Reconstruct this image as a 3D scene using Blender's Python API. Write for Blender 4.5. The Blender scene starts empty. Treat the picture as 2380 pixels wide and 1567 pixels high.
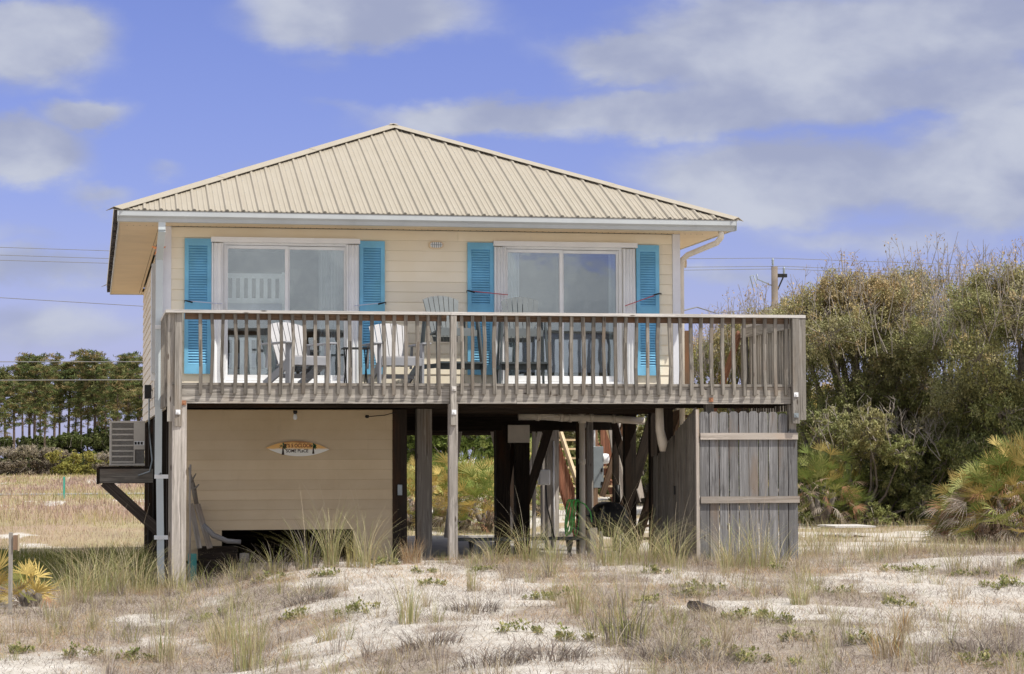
import bpy, math, random
import numpy as np
from mathutils import Vector, Matrix
C = bpy.context.scene.collection
SC = bpy.context.scene
R = math.radians
rnd = random.Random(7)
NR = np.random.default_rng(11)

# ---------------------------------------------------------------- camera, sky, sun
CAMP = Vector((-.9852, -31.1777, 1.8186)); YAW, PITCH, ROLL = .1859, .0539, -.0032
cd = bpy.data.cameras.new('camera'); cam = bpy.data.objects.new('camera', cd); C.objects.link(cam)
cd.sensor_width = 36; cd.lens = 6717.58/3072*36; cd.clip_end = 6000; cd.clip_start = .1
_cy, _sy, _cp, _sp = math.cos(YAW), math.sin(YAW), math.cos(PITCH), math.sin(PITCH)
FW = Vector((_sy*_cp, _cy*_cp, _sp)); RT = Vector((_cy, -_sy, 0)); UP = RT.cross(FW)
RT2 = math.cos(ROLL)*RT + math.sin(ROLL)*UP; UP2 = -math.sin(ROLL)*RT + math.cos(ROLL)*UP
cam.matrix_world = Matrix.Translation(CAMP) @ Matrix((RT2, UP2, -FW)).transposed().to_4x4()
SC.camera = cam
SUNV = Vector((.46, -.405, 1.0)).normalized()            # towards the sun
sun_el = math.asin(SUNV.z); sun_az = math.atan2(SUNV.x, SUNV.y)
sd = bpy.data.lights.new('sun', 'SUN'); sd.energy = 4.2; sd.angle = R(.5); sd.color = (1, .95, .86)
so = bpy.data.objects.new('sun', sd); C.objects.link(so); so.rotation_euler = SUNV.to_track_quat('Z', 'Y').to_euler()
SC.view_settings.view_transform = 'Standard'; SC.view_settings.look = 'None'
SC.view_settings.exposure = 0.09; SC.view_settings.gamma = 1

def mathn(nt, op, a, b=None, c=None, clamp=False):
    n = nt.nodes.new('ShaderNodeMath'); n.operation = op; n.use_clamp = clamp
    for i, v in enumerate((a, b, c)):
        if v is None: continue
        if isinstance(v, (int, float)): n.inputs[i].default_value = v
        else: nt.links.new(v, n.inputs[i])
    return n.outputs[0]
def mixc(nt, f, a, b, bt='MIX'):
    n = nt.nodes.new('ShaderNodeMix'); n.data_type = 'RGBA'; n.blend_type = bt
    for i, v in ((0, f), (6, a), (7, b)):
        if isinstance(v, (int, float)): n.inputs[i].default_value = v
        elif isinstance(v, tuple): n.inputs[i].default_value = (*v[:3], 1)
        else: nt.links.new(v, n.inputs[i])
    return n.outputs[2]
def noise(nt, vec, scale, detail=4, rough=.55, dist=0., w=None):
    n = nt.nodes.new('ShaderNodeTexNoise'); n.inputs['Scale'].default_value = scale
    n.inputs['Detail'].default_value = detail; n.inputs['Roughness'].default_value = rough; n.inputs['Distortion'].default_value = dist
    if vec is not None: nt.links.new(vec, n.inputs['Vector'])
    return n.outputs['Fac']
def mapr(nt, v, a, b, c=0., d=1., smooth=True):
    n = nt.nodes.new('ShaderNodeMapRange'); n.interpolation_type = 'SMOOTHSTEP' if smooth else 'LINEAR'
    nt.links.new(v, n.inputs[0])
    for i, q in enumerate((a, b, c, d)): n.inputs[1+i].default_value = q
    return n.outputs[0]
def mapping(nt, vec, sc=(1, 1, 1), loc=(0, 0, 0)):
    n = nt.nodes.new('ShaderNodeMapping'); nt.links.new(vec, n.inputs[0])
    n.inputs['Scale'].default_value = sc; n.inputs['Location'].default_value = loc
    return n.outputs[0]

def build_world():
    w = bpy.data.worlds.new('World'); SC.world = w; w.use_nodes = True
    nt = w.node_tree; bg = nt.nodes['Background']
    sky = nt.nodes.new('ShaderNodeTexSky'); sky.sky_type = 'NISHITA'; sky.sun_disc = False
    sky.sun_elevation = sun_el; sky.sun_rotation = sun_az; sky.air_density = 1.0; sky.dust_density = .6; sky.ozone_density = 2.0
    tc = nt.nodes.new('ShaderNodeTexCoord').outputs['Generated']
    sp = nt.nodes.new('ShaderNodeSeparateXYZ'); nt.links.new(tc, sp.inputs[0])
    az = mathn(nt, 'ARCTAN2', sp.outputs[0], sp.outputs[1]); el = mathn(nt, 'ARCSINE', sp.outputs[2])
    # (azimuth, elevation, half width, half height, weight) of each bank of cloud, in degrees
    K = 180/math.pi/5204.4
    blobs = [(80, 85, 175, 105, 1), (60, 350, 150, 75, 1), (200, 268, 95, 42, 1), (225, 450, 90, 40, .55), (415, 388, 75, 32, .4),
             (830, 30, 300, 85, 1), (640, 60, 150, 60, .6), (760, 150, 120, 35, .3), (1440, 130, 160, 65, .95), (1760, 100, 360, 120, 1), (2160, 70, 300, 120, 1),
             (1900, 215, 430, 75, 1), (1560, 265, 330, 65, 1), (1180, 275, 330, 52, .85), (800, 255, 130, 25, .35), (2250, 200, 200, 80, .9), (2330, 290, 160, 70, .9),
             (1880, 410, 390, 95, 1), (2250, 400, 220, 130, 1), (1700, 490, 330, 60, .8), (1720, 640, 220, 45, .55), (110, 620, 330, 60, .6),
             (120, 760, 380, 60, .5), (2000, 560, 400, 50, .5), (70, 540, 200, 40, .35), (600, 370, 60, 22, .35)]
    off = noise(nt, mapping(nt, tc, (9, 9, 18)), 1.0, 3, .5)
    azw = mathn(nt, 'MULTIPLY_ADD', mathn(nt, 'SUBTRACT', off, .5), .05, az)
    off2 = noise(nt, mapping(nt, tc, (22, 22, 44), (5, 3, 1)), 1.0, 5, .6)
    elw = mathn(nt, 'MULTIPLY_ADD', mathn(nt, 'SUBTRACT', off2, .5), .026, el)
    M = None
    for (px, py, rx, ry, wt) in blobs:
        d = FW*5204.4 + RT2*(px-1190) - UP2*(py-783.5); d.normalize()
        a0 = math.atan2(d.x, d.y); e0 = math.asin(d.z)
        u = mathn(nt, 'MULTIPLY', mathn(nt, 'SUBTRACT', azw, a0), 1/(rx*K/57.2958*1.02))
        v = mathn(nt, 'MULTIPLY', mathn(nt, 'SUBTRACT', elw, e0), 1/(ry*K/57.2958))
        q = mathn(nt, 'MULTIPLY_ADD', u, u, mathn(nt, 'MULTIPLY', v, v))
        g = mathn(nt, 'MULTIPLY', mathn(nt, 'EXPONENT', mathn(nt, 'MULTIPLY', q, -.9)), wt)
        M = g if M is None else mathn(nt, 'MAXIMUM', mathn(nt, 'SMOOTH_MAX', M, g, .12), 0)
    # out-of-view sky: noise clouds added, extra bright to lift and neutralise ambient light
    front = mapr(nt, mathn(nt, 'ABSOLUTE', mathn(nt, 'SUBTRACT', az, YAW)), .28, .42)
    high = mapr(nt, el, .30, .42)
    oth = mathn(nt, 'MAXIMUM', front, high)
    gen = mapr(nt, noise(nt, mapping(nt, tc, (3, 3, 7), (2, 9, 4)), 1.0, 5, .55), .34, .58)
    M = mathn(nt, 'MAXIMUM', M, mathn(nt, 'MULTIPLY', gen, oth))
    fine = noise(nt, mapping(nt, tc, (22, 22, 38)), 1.0, 7, .52, .2)
    dens = mapr(nt, mathn(nt, 'MULTIPLY_ADD', mathn(nt, 'SUBTRACT', fine, .5), .42, M), .18, .66)
    shade = noise(nt, mapping(nt, tc, (13, 13, 26), (1, 2, 3)), 1.0, 4, .5)
    lit = mapr(nt, mathn(nt, 'MULTIPLY_ADD', fine, .5, mathn(nt, 'MULTIPLY', shade, .6)), .42, .72)
    ccol = mixc(nt, lit, (3.45, 3.8, 5.2), (5.5, 5.8, 6.6))
    ccol = mixc(nt, oth, ccol, mixc(nt, lit, (6.0, 6.2, 6.5), (10.2, 10.2, 10.1)))  # unseen clouds made brighter than the visible ones, as fill light
    skyc = mixc(nt, 1.0, sky.outputs[0], (.86, .77, 1.24), 'MULTIPLY')
    low = mapr(nt, el, .13, .0)
    skyc = mixc(nt, mathn(nt, 'MULTIPLY', low, .6), skyc, (4.15, 4.65, 7.4))
    out = mixc(nt, mathn(nt, 'MULTIPLY', dens, .92), skyc, ccol)
    nt.links.new(out, bg.inputs[0]); bg.inputs[1].default_value = .1
build_world()

# ---------------------------------------------------------------- helpers
def prop(o, label=None, cat=None, group=None, kind=None):
    if label: o['label'] = label
    if cat: o['category'] = cat
    if group: o['group'] = group
    if kind: o['kind'] = kind
    return o
def thing(name, label, cat, loc=(0, 0, 0), group=None):
    o = bpy.data.objects.new(name, None); C.objects.link(o); o.location = loc; o.empty_display_size = .2
    return prop(o, label, cat, group)
def link_mesh(name, me, mat, parent=None, loc=None):
    o = bpy.data.objects.new(name, me); C.objects.link(o)
    if mat: me.materials.append(mat)
    if parent: o.parent = parent
    if loc is not None: o.location = loc
    return o
def wloc(p):
    v = Vector((0, 0, 0))
    while p: v += p.location; p = p.parent
    return v
class MB:
    def __init__(s): s.v = []; s.f = []; s.g = []; s.t = []; s.sm = []
    def _add(s, pts, faces, g=None, tone=None, smooth=False):
        b = len(s.v); s.v += [tuple(p) for p in pts]
        off = (rnd.uniform(0, 50), rnd.uniform(0, 50), rnd.uniform(0, 50)); t = rnd.random() if tone is None else tone
        g = g or pts
        s.g += [(q[0]+off[0], q[1]+off[1], q[2]+off[2]) for q in g]; s.t += [t]*len(pts)
        s.f += [tuple(b+i for i in f) for f in faces]; s.sm += [smooth]*len(faces)
    def hexa(s, p8, g8=None, tone=None):
        s._add(p8, [(0, 3, 2, 1), (4, 5, 6, 7), (0, 1, 5, 4), (1, 2, 6, 5), (2, 3, 7, 6), (3, 0, 4, 7)], g8, tone)
    def box(s, x0, x1, y0, y1, z0, z1, tone=None, jit=0.):
        d = (x1-x0, y1-y0, z1-z0); ax = max(range(3), key=lambda i: abs(d[i]))
        p = [(x0, y0, z0), (x1, y0, z0), (x1, y1, z0), (x0, y1, z0), (x0, y0, z1), (x1, y0, z1), (x1, y1, z1), (x0, y1, z1)]
        if jit: p = [tuple(c+rnd.uniform(-jit, jit) for c in q) for q in p]
        g = [(q[ax], q[(ax+1) % 3], q[(ax+2) % 3]) for q in p]
        s.hexa(p, g, tone)
    def bar(s, a, b, w, h, up=(0, 0, 1), tone=None, w2=None, h2=None):
        a = Vector(a); b = Vector(b); d = (b-a); L = d.length; d.normalize(); up = Vector(up)
        if abs(d.dot(up)) > .98: up = Vector((0, 1, 0))
        sx = d.cross(up).normalized(); uz = sx.cross(d)
        w2 = w if w2 is None else w2; h2 = h if h2 is None else h2
        p = []; g = []
        for q, l, ww, hh in ((a, 0, w, h), (b, L, w2, h2)):
            for i, j in ((-1, -1), (1, -1), (1, 1), (-1, 1)):
                p.append(q + sx*i*ww/2 + uz*j*hh/2); g.append((l, i*ww/2, j*hh/2))
        s.hexa(p, g, tone)
    def tube(s, pts, r, n=8, tone=None, cap=True, smooth=True):
        pts = [Vector(p) for p in pts]; k = len(pts); rr = r if isinstance(r, (list, tuple)) else [r]*k
        V = []; G = []; u = None; L = 0
        for i, p in enumerate(pts):
            d = (pts[min(i+1, k-1)]-pts[max(i-1, 0)]).normalized()
            if u is None:
                u = d.orthogonal().normalized()
            u = (u-d*u.dot(d)).normalized(); w = d.cross(u)
            if i: L += (p-pts[i-1]).length
            for j in range(n):
                a = 2*math.pi*j/n; V.append(p+(u*math.cos(a)+w*math.sin(a))*rr[i]); G.append((L, math.cos(a)*rr[i], math.sin(a)*rr[i]))
        F = [(i*n+j, i*n+(j+1) % n, (i+1)*n+(j+1) % n, (i+1)*n+j) for i in range(k-1) for j in range(n)]
        s._add(V, F, G, tone, smooth)
        if cap:
            b = len(s.v)-len(V); s.f += [tuple(b+j for j in reversed(range(n))), tuple(b+(k-1)*n+j for j in range(n))]; s.sm += [False, False]
    def poly(s, pts, tone=None): s._add(pts, [tuple(range(len(pts)))], None, tone)
    def prism(s, pts, d, tone=None):
        n = len(pts); d = Vector(d); P = [Vector(p) for p in pts]; Q = [p+d for p in P]
        s._add(P+Q, [tuple(range(n)), tuple(reversed(range(n, 2*n)))]+[(i, i+n, (i+1) % n+n, (i+1) % n) for i in range(n)], None, tone)
    def lathe(s, c, prof, n=24, axis='z', tone=None):
        V = []; c = Vector(c)
        for (r, h) in prof:
            for j in range(n):
                a = 2*math.pi*j/n; x, y = r*math.cos(a), r*math.sin(a)
                V.append(c+(Vector((x, y, h)) if axis == 'z' else Vector((x, h, y)) if axis == 'y' else Vector((h, x, y))))
        k = len(prof)
        F = [(i*n+j, i*n+(j+1) % n, (i+1)*n+(j+1) % n, (i+1)*n+j) for i in range(k-1) for j in range(n)]
        s._add(V, F, None, tone, True)
    def build(s, name, mat, parent=None, label=None, bevel=0):
        me = bpy.data.meshes.new(name); o = wloc(parent) if parent else Vector((0, 0, 0))
        me.from_pydata([(v[0]-o.x, v[1]-o.y, v[2]-o.z) for v in s.v], [], s.f)
        a = me.attributes.new('g', 'FLOAT_VECTOR', 'POINT'); a.data.foreach_set('vector', np.array(s.g, 'f').ravel())
        a = me.attributes.new('tone', 'FLOAT', 'POINT'); a.data.foreach_set('value', np.array(s.t, 'f'))
        me.polygons.foreach_set('use_smooth', s.sm)
        ob = link_mesh(name, me, mat, parent)
        if bevel:
            m = ob.modifiers.new('b', 'BEVEL'); m.width = bevel; m.segments = 2; m.limit_method = 'ANGLE'
        if label: ob['label'] = label
        return ob

# ---------------------------------------------------------------- materials
def newmat(name):
    m = bpy.data.materials.new(name); m.use_nodes = True; return m, m.node_tree, m.node_tree.nodes['Principled BSDF']
def attr(nt, name, out='Vector'):
    n = nt.nodes.new('ShaderNodeAttribute'); n.attribute_name = name; return n.outputs[out]
def bump(nt, h, b, strength=.3, dist=.01):
    n = nt.nodes.new('ShaderNodeBump'); n.inputs['Strength'].default_value = strength; n.inputs['Distance'].default_value = dist
    nt.links.new(h, n.inputs['Height']); nt.links.new(n.outputs[0], b.inputs['Normal'])
def wood(name, dark, mid, light, rough=.85, warm=None):
    m, nt, b = newmat(name); g = attr(nt, 'g'); t = attr(nt, 'tone', 'Fac')
    wob = noise(nt, mapping(nt, g, (1.6, 6, 6)), 1, 2, .5)
    vm = nt.nodes.new('ShaderNodeVectorMath'); vm.operation = 'MULTIPLY_ADD'
    cmb = nt.nodes.new('ShaderNodeCombineXYZ')
    for i in (1, 2): nt.links.new(wob, cmb.inputs[i])
    nt.links.new(cmb.outputs[0], vm.inputs[0]); vm.inputs[1].default_value = (0, .09, .09); nt.links.new(g, vm.inputs[2])
    n1 = noise(nt, mapping(nt, vm.outputs[0], (1.2, 45, 45)), 1, 5, .65)
    n2 = noise(nt, mapping(nt, vm.outputs[0], (2.5, 160, 160)), 1, 3, .6)
    big = noise(nt, mapping(nt, g, (1.1, 7, 7)), 1, 4, .6)
    c = mixc(nt, mapr(nt, n1, .3, .68), dark, light)
    c = mixc(nt, mapr(nt, big, .35, .7), c, mid)
    if warm: c = mixc(nt, mapr(nt, noise(nt, mapping(nt, g, (.8, 3, 3), (7, 7, 7)), 1, 4, .6), .52, .75, 0, .7), c, warm)
    c = mixc(nt, mapr(nt, n2, .35, .25), c, (.03, .025, .02))
    vo = nt.nodes.new('ShaderNodeTexVoronoi'); nt.links.new(mapping(nt, g, (2.2, 9, 9)), vo.inputs['Vector']); vo.inputs['Scale'].default_value = 1
    c = mixc(nt, mapr(nt, vo.outputs['Distance'], .13, .06, 0, .8), c, (.05, .03, .02))
    br = mapr(nt, t, 0, 1, .62, 1.25, False)
    c = mixc(nt, 1., c, br, 'MULTIPLY')
    nt.links.new(c, b.inputs['Base Color']); b.inputs['Roughness'].default_value = rough; b.inputs['Specular IOR Level'].default_value = .2
    bump(nt, mathn(nt, 'ADD', n1, mathn(nt, 'MULTIPLY', n2, .5)), b, .5, .004)
    return m
def plain(name, col, rough=.6, var=.12, scale=6, metal=0, dirt=None, spec=.4, bmp=0, amt=.5):
    m, nt, b = newmat(name); tc = nt.nodes.new('ShaderNodeTexCoord').outputs['Object']
    n = noise(nt, tc, scale, 5, .6)
    lo = tuple(c*(1-var) for c in col); hi = tuple(min(1, c*(1+var)) for c in col)
    c = mixc(nt, mapr(nt, n, .3, .7), lo, hi)
    if dirt: c = mixc(nt, mapr(nt, noise(nt, mapping(nt, tc, (1, 1, .35)), scale*.6, 6, .65), .5, .78, 0, amt), c, dirt)
    nt.links.new(c, b.inputs['Base Color']); b.inputs['Roughness'].default_value = rough
    b.inputs['Metallic'].default_value = metal; b.inputs['Specular IOR Level'].default_value = spec
    if bmp: bump(nt, noise(nt, tc, scale*12, 4, .6), b, bmp, .004)
    return m
def leafm(name, trans=.25, rough=.7):
    m, nt, b = newmat(name); c = attr(nt, 'Col', 'Color'); nt.links.new(c, b.inputs['Base Color'])
    b.inputs['Roughness'].default_value = rough; b.inputs['Specular IOR Level'].default_value = .15
    t = nt.nodes.new('ShaderNodeBsdfTranslucent'); nt.links.new(c, t.inputs[0])
    mx = nt.nodes.new('ShaderNodeMixShader'); mx.inputs[0].default_value = trans
    nt.links.new(b.outputs[0], mx.inputs[1]); nt.links.new(t.outputs[0], mx.inputs[2])
    nt.links.new(mx.outputs[0], nt.nodes['Material Output'].inputs[0]); return m
M = {}
M['grey_wood'] = wood('weathered_grey_wood', (.13, .118, .102), (.31, .285, .25), (.50, .465, .415), warm=(.30, .24, .18))
M['cap_wood'] = wood('bleached_rail_wood', (.42, .40, .375), (.60, .575, .54), (.76, .73, .69))
M['brown_wood'] = wood('dark_brown_wood', (.10, .06, .04), (.20, .13, .085), (.32, .22, .15), warm=(.36, .16, .07))  # one brown wood tone with warm patches
M['post_wood'] = wood('bleached_post_wood', (.17, .15, .13), (.40, .365, .325), (.62, .57, .52))
M['fence_wood'] = wood('grey_fence_wood', (.085, .082, .082), (.19, .186, .185), (.33, .325, .325), warm=(.22, .165, .12))
M['batten_wood'] = wood('pale_batten_wood', (.30, .26, .22), (.44, .39, .34), (.58, .52, .46), warm=(.46, .32, .22))
M['new_wood'] = wood('yellow_pine_wood', (.42, .31, .18), (.66, .52, .34), (.78, .66, .47))
M['red_wood'] = wood('red_brown_wood', (.14, .05, .03), (.30, .13, .08), (.42, .22, .14))
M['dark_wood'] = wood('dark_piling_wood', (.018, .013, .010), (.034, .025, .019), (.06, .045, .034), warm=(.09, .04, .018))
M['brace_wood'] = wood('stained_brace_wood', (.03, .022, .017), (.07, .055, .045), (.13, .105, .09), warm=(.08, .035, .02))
def siding(name, col, tint):
    m, nt, b = newmat(name); g = attr(nt, 'g'); t = attr(nt, 'tone', 'Fac'); tc = nt.nodes.new('ShaderNodeTexCoord').outputs['Object']
    c = mixc(nt, mapr(nt, noise(nt, tc, 1.3, 5, .6), .35, .7), col, tint)
    c = mixc(nt, 1., c, mapr(nt, t, 0, 1, .93, 1.05, False), 'MULTIPLY')
    c = mixc(nt, mapr(nt, noise(nt, mapping(nt, tc, (9, 9, 1.2)), 1, 5, .65), .6, .85, 0, .25), c, tuple(x*.55 for x in col))
    nt.links.new(c, b.inputs['Base Color']); b.inputs['Roughness'].default_value = .65
    bump(nt, noise(nt, mapping(nt, g, (6, 80, 80)), 1, 4, .6), b, .15, .003); return m
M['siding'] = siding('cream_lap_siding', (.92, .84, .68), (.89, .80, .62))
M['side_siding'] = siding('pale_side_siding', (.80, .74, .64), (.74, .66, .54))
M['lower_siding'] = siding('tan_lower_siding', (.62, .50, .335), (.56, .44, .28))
M['soffit'] = plain('cream_soffit_vinyl', (.84, .68, .47), .6, .04, 2, dirt=(.55, .42, .28), amt=.3)
M['white'] = plain('white_vinyl', (.88, .89, .90), .45, .04, 3, dirt=(.55, .55, .53), amt=.25)
M['trim'] = plain('pale_corner_trim', (.80, .81, .86), .5, .04, 3, dirt=(.6, .58, .55), amt=.25)
M['grey_alu'] = plain('grey_aluminium', (.50, .52, .54), .4, .06, 5, spec=.5)
M['gutter'] = plain('pale_grey_gutter_paint', (.52, .55, .56), .4, .05, 2, dirt=(.38, .38, .36), amt=.35)
M['spout'] = plain('pale_blue_grey_downspout_paint', (.62, .68, .70), .45, .05, 2, dirt=(.45, .46, .44), amt=.35)
M['blue'] = plain('sky_blue_shutter_paint', (.19, .50, .74), .6, .12, 3, dirt=(.24, .56, .66), amt=.6)
M['baluster_wood'] = wood('grey_brown_baluster_wood', (.08, .07, .06), (.20, .18, .155), (.37, .34, .295), warm=(.22, .165, .12))
M['slate'] = plain('dark_grey_poly_lumber', (.07, .085, .09), .5, .08, 8)
M['slate2'] = plain('mid_grey_poly_lumber', (.17, .19, .195), .5, .08, 8)
M['palepoly'] = plain('pale_grey_poly_lumber', (.48, .475, .485), .5, .06, 8)
M['armgrey'] = plain('grey_arm_poly_lumber', (.36, .37, .40), .5, .06, 8)
M['black'] = plain('black_painted_metal', (.012, .012, .013), .5, .1, 8)
M['blackish'] = plain('black_plastic', (.03, .03, .032), .6, .2, 8)
M['shingle'] = plain('dark_curled_shingle', (.06, .05, .045), .9, .4, 20, bmp=.5)
M['pvc'] = plain('cream_pvc_pipe', (.86, .78, .66), .4, .05, 5, dirt=(.45, .36, .28))
M['galv'] = plain('grey_galvanised_metal', (.30, .34, .36), .45, .08, 7, metal=.3)
M['ac'] = plain('beige_air_conditioner_paint', (.58, .55, .49), .45, .05, 4, dirt=(.35, .3, .25), amt=.4)
M['acdark'] = plain('air_conditioner_coil', (.16, .15, .14), .6, .2, 30)
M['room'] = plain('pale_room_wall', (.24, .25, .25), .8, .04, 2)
M['linen'] = plain('pale_blue_linen', (.60, .63, .78), .9, .05, 4)
M['curtain'] = plain('sheer_white_curtain', (.78, .82, .86), .9, .04, 3)
M['greycurtain'] = plain('grey_curtain', (.40, .42, .46), .9, .06, 3)
M['terracotta'] = plain('terracotta_clay', (.42, .16, .08), .8, .12, 8)
M['hose'] = plain('bright_green_hose', (.16, .70, .16), .4, .1, 6)
M['concrete'] = plain('pale_concrete', (.34, .32, .29), .9, .15, 3, dirt=(.18, .17, .15), bmp=.3)
M['rust'] = plain('rusty_bolt_metal', (.42, .20, .11), .8, .3, 40)
M['teal'] = plain('teal_plastic', (.05, .28, .26), .5, .1, 5)
M['marker'] = plain('green_marker_paint', (.06, .36, .28), .5, .1, 5)
M['asphalt'] = plain('pale_worn_asphalt', (.30, .29, .27), .9, .1, 1)
M['bark'] = plain('grey_tree_bark', (.17, .145, .12), .9, .35, 9, bmp=.6)
M['pinebark'] = plain('pine_bark', (.13, .095, .075), .9, .35, 3, bmp=.5)
M['twig'] = plain('pale_grey_twig', (.34, .30, .26), .9, .25, 9)
M['pole'] = plain('utility_pole_wood', (.20, .165, .135), .9, .2, 2)
M['cable'] = plain('power_cable_rubber', (.22, .22, .22), .6, .1, 2)
M['redcord'] = plain('red_cord', (.55, .08, .10), .6, .1, 9)
M['rope'] = plain('tan_rope', (.60, .47, .33), .9, .12, 30)
M['orange'] = plain('orange_shell', (.75, .30, .12), .7, .3, 20, dirt=(.7, .55, .4))
M['brownpaint'] = plain('sign_brown_paint', (.03, .015, .01), .6, .1, 9)
M['redpaint'] = plain('sign_red_paint', (.18, .02, .01), .6, .1, 9)
M['greenpaint'] = plain('sign_green_paint', (.02, .10, .04), .6, .3, 30)
M['leaf'] = leafm('leaf_foliage', .25); M['grass'] = leafm('grass_blade', .3, .8); M['needle'] = leafm('pine_needles', .15, .8); M['frond'] = leafm('palmetto_frond', .2, .5)
def metal_roof():
    m, nt, b = newmat('beige_metal_roofing'); tc = nt.nodes.new('ShaderNodeTexCoord').outputs['Object']
    c = mixc(nt, mapr(nt, noise(nt, mapping(nt, tc, (4, 1.2, 1.2)), 1.5, 6, .65), .3, .7), (.385, .342, .27), (.41, .368, .296))
    c = mixc(nt, mapr(nt, noise(nt, mapping(nt, tc, (20, 2, 2)), 1, 5, .6), .5, .75, 0, .5), c, (.43, .375, .29))
    nt.links.new(c, b.inputs['Base Color']); b.inputs['Roughness'].default_value = .5; b.inputs['Specular IOR Level'].default_value = .3
    bump(nt, noise(nt, tc, 2.5, 2, .5), b, .15, .02); return m
M['roof'] = metal_roof()
def glassm():
    m = bpy.data.materials.new('window_glass'); m.use_nodes = True; nt = m.node_tree; nt.nodes.clear()
    o = nt.nodes.new('ShaderNodeOutputMaterial'); g = nt.nodes.new('ShaderNodeBsdfGlossy'); g.inputs['Roughness'].default_value = .015
    g.inputs['Color'].default_value = (.86, .90, .92, 1)
    t = nt.nodes.new('ShaderNodeBsdfTransparent'); t.inputs[0].default_value = (.86, .9, .9, 1)
    tc = nt.nodes.new('ShaderNodeTexCoord').outputs['Object']
    bp = nt.nodes.new('ShaderNodeBump'); bp.inputs['Strength'].default_value = .10; bp.inputs['Distance'].default_value = .02
    nt.links.new(noise(nt, tc, 2.2, 2, .5), bp.inputs['Height']); nt.links.new(bp.outputs[0], g.inputs['Normal'])
    mx = nt.nodes.new('ShaderNodeMixShader'); mx.inputs[0].default_value = .21
    nt.links.new(t.outputs[0], mx.inputs[1]); nt.links.new(g.outputs[0], mx.inputs[2]); nt.links.new(mx.outputs[0], o.inputs[0]); return m
M['glass'] = glassm()

# ---------------------------------------------------------------- ground
def vnoise(x, y, s, seed=0):
    x = np.asarray(x)/s+seed*17.3; y = np.asarray(y)/s+seed*31.7
    xi = np.floor(x).astype(np.int64); yi = np.floor(y).astype(np.int64); fx = x-xi; fy = y-yi
    fx = fx*fx*(3-2*fx); fy = fy*fy*(3-2*fy)
    def h(a, b):
        n = (a*374761393+b*668265263+seed*1442695) & 0x7fffffff; n = ((n ^ (n >> 13))*1274126177) & 0x7fffffff
        return ((n ^ (n >> 16)) & 0xffff)/65535.
    return (h(xi, yi)*(1-fx)+h(xi+1, yi)*fx)*(1-fy)+(h(xi, yi+1)*(1-fx)+h(xi+1, yi+1)*fx)*fy
def fbm(x, y, s, seed=0, o=4):
    r = 0; a = 1; t = 0
    for i in range(o): r = r+a*vnoise(x, y, s/2**i, seed+i); t += a; a *= .55
    return r/t
def sst(x, a, b):
    t = np.clip((np.asarray(x, float)-a)/(b-a), 0, 1); return t*t*(3-2*t)
def H(x, y):
    x = np.asarray(x, float); y = np.asarray(y, float)
    crest = .14+.34*sst(x, -.3, 2.2)-.07*sst(x, 5.5, 7.5)+.10*sst(x, 8.5, 11)
    crest = crest-.010*np.clip(-5-y, 0, 12)
    crest = crest+.10*(fbm(x, y, 2.6, 3, 3)-.5)*sst(y, -1.5, -4)
    backL = .03+.10*(fbm(x, y, 5, 9, 3)-.5)
    back = backL+(.20-.03)*sst(x, 1.5, 3.2)
    right = .40+.12*(fbm(x, y, 4, 5, 3)-.5)
    back = back*(1-sst(x, 7.6, 9.5))+right*sst(x, 7.6, 9.5)
    back = np.where(y > 45, back*(1-sst(y, 45, 80)), back)
    t = sst(y, -2.2, .3)
    mound_r = sst(x, 8.5, 10.5)
    return crest*(1-t)+back*t+.045*(fbm(x, y, .55, 7, 4)-.5)*sst(y, 2, -2)
def veg(x, y):                                          # how thickly dry growth covers the sand, 0..1
    x = np.asarray(x, float); y = np.asarray(y, float)
    v = fbm(x, y*.6, 1.5, 21, 4)
    near = sst(y, -11.5, -15.5)*.16
    left = sst(x, 2.2, .2)*.16*sst(y, -15, -11)
    bl = -.35*sst(x, -.7, -1.6)*sst(y, -11.0, -12.4)
    bandc = -.13*sst(x, .8, 2.4)*sst(np.abs(y+5.5), 3.6, 1.6)
    v = v+near+left+bl+bandc+.22*(fbm(x, y*.7, .55, 71, 3)-.5)
    v = np.where(y > 1.5, np.maximum(v, .50-.16*sst(x, 7.5, 9)+.2*fbm(x, y*.3, 6, 30, 3)), v)
    patch = sst(fbm(x, y*.30, 3.0, 41, 6), .575, .65)*sst(y, 12, 20)
    return np.clip(sst(v, .40, .60)-patch*.9, 0, 1)
def mkmesh(name, V, F, col=None, fl=None, quads=True):
    me = bpy.data.meshes.new(name); V = np.asarray(V, 'f'); F = np.asarray(F, np.int32); k = F.shape[1]
    me.vertices.add(len(V)); me.vertices.foreach_set('co', V.ravel())
    me.loops.add(F.size); me.loops.foreach_set('vertex_index', F.ravel())
    me.polygons.add(len(F)); me.polygons.foreach_set('loop_start', np.arange(0, F.size, k, dtype=np.int32)); me.polygons.foreach_set('loop_total', np.full(len(F), k, np.int32))
    if col is not None:
        a = me.color_attributes.new('Col', 'FLOAT_COLOR', 'POINT'); cc = np.ones((len(V), 4), 'f'); cc[:, :3] = col; a.data.foreach_set('color', cc.ravel())
    if fl:
        for n, d in fl.items():
            a = me.attributes.new(n, 'FLOAT', 'POINT'); a.data.foreach_set('value', np.asarray(d, 'f'))
    me.update(calc_edges=True); me.validate(); return me
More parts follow.
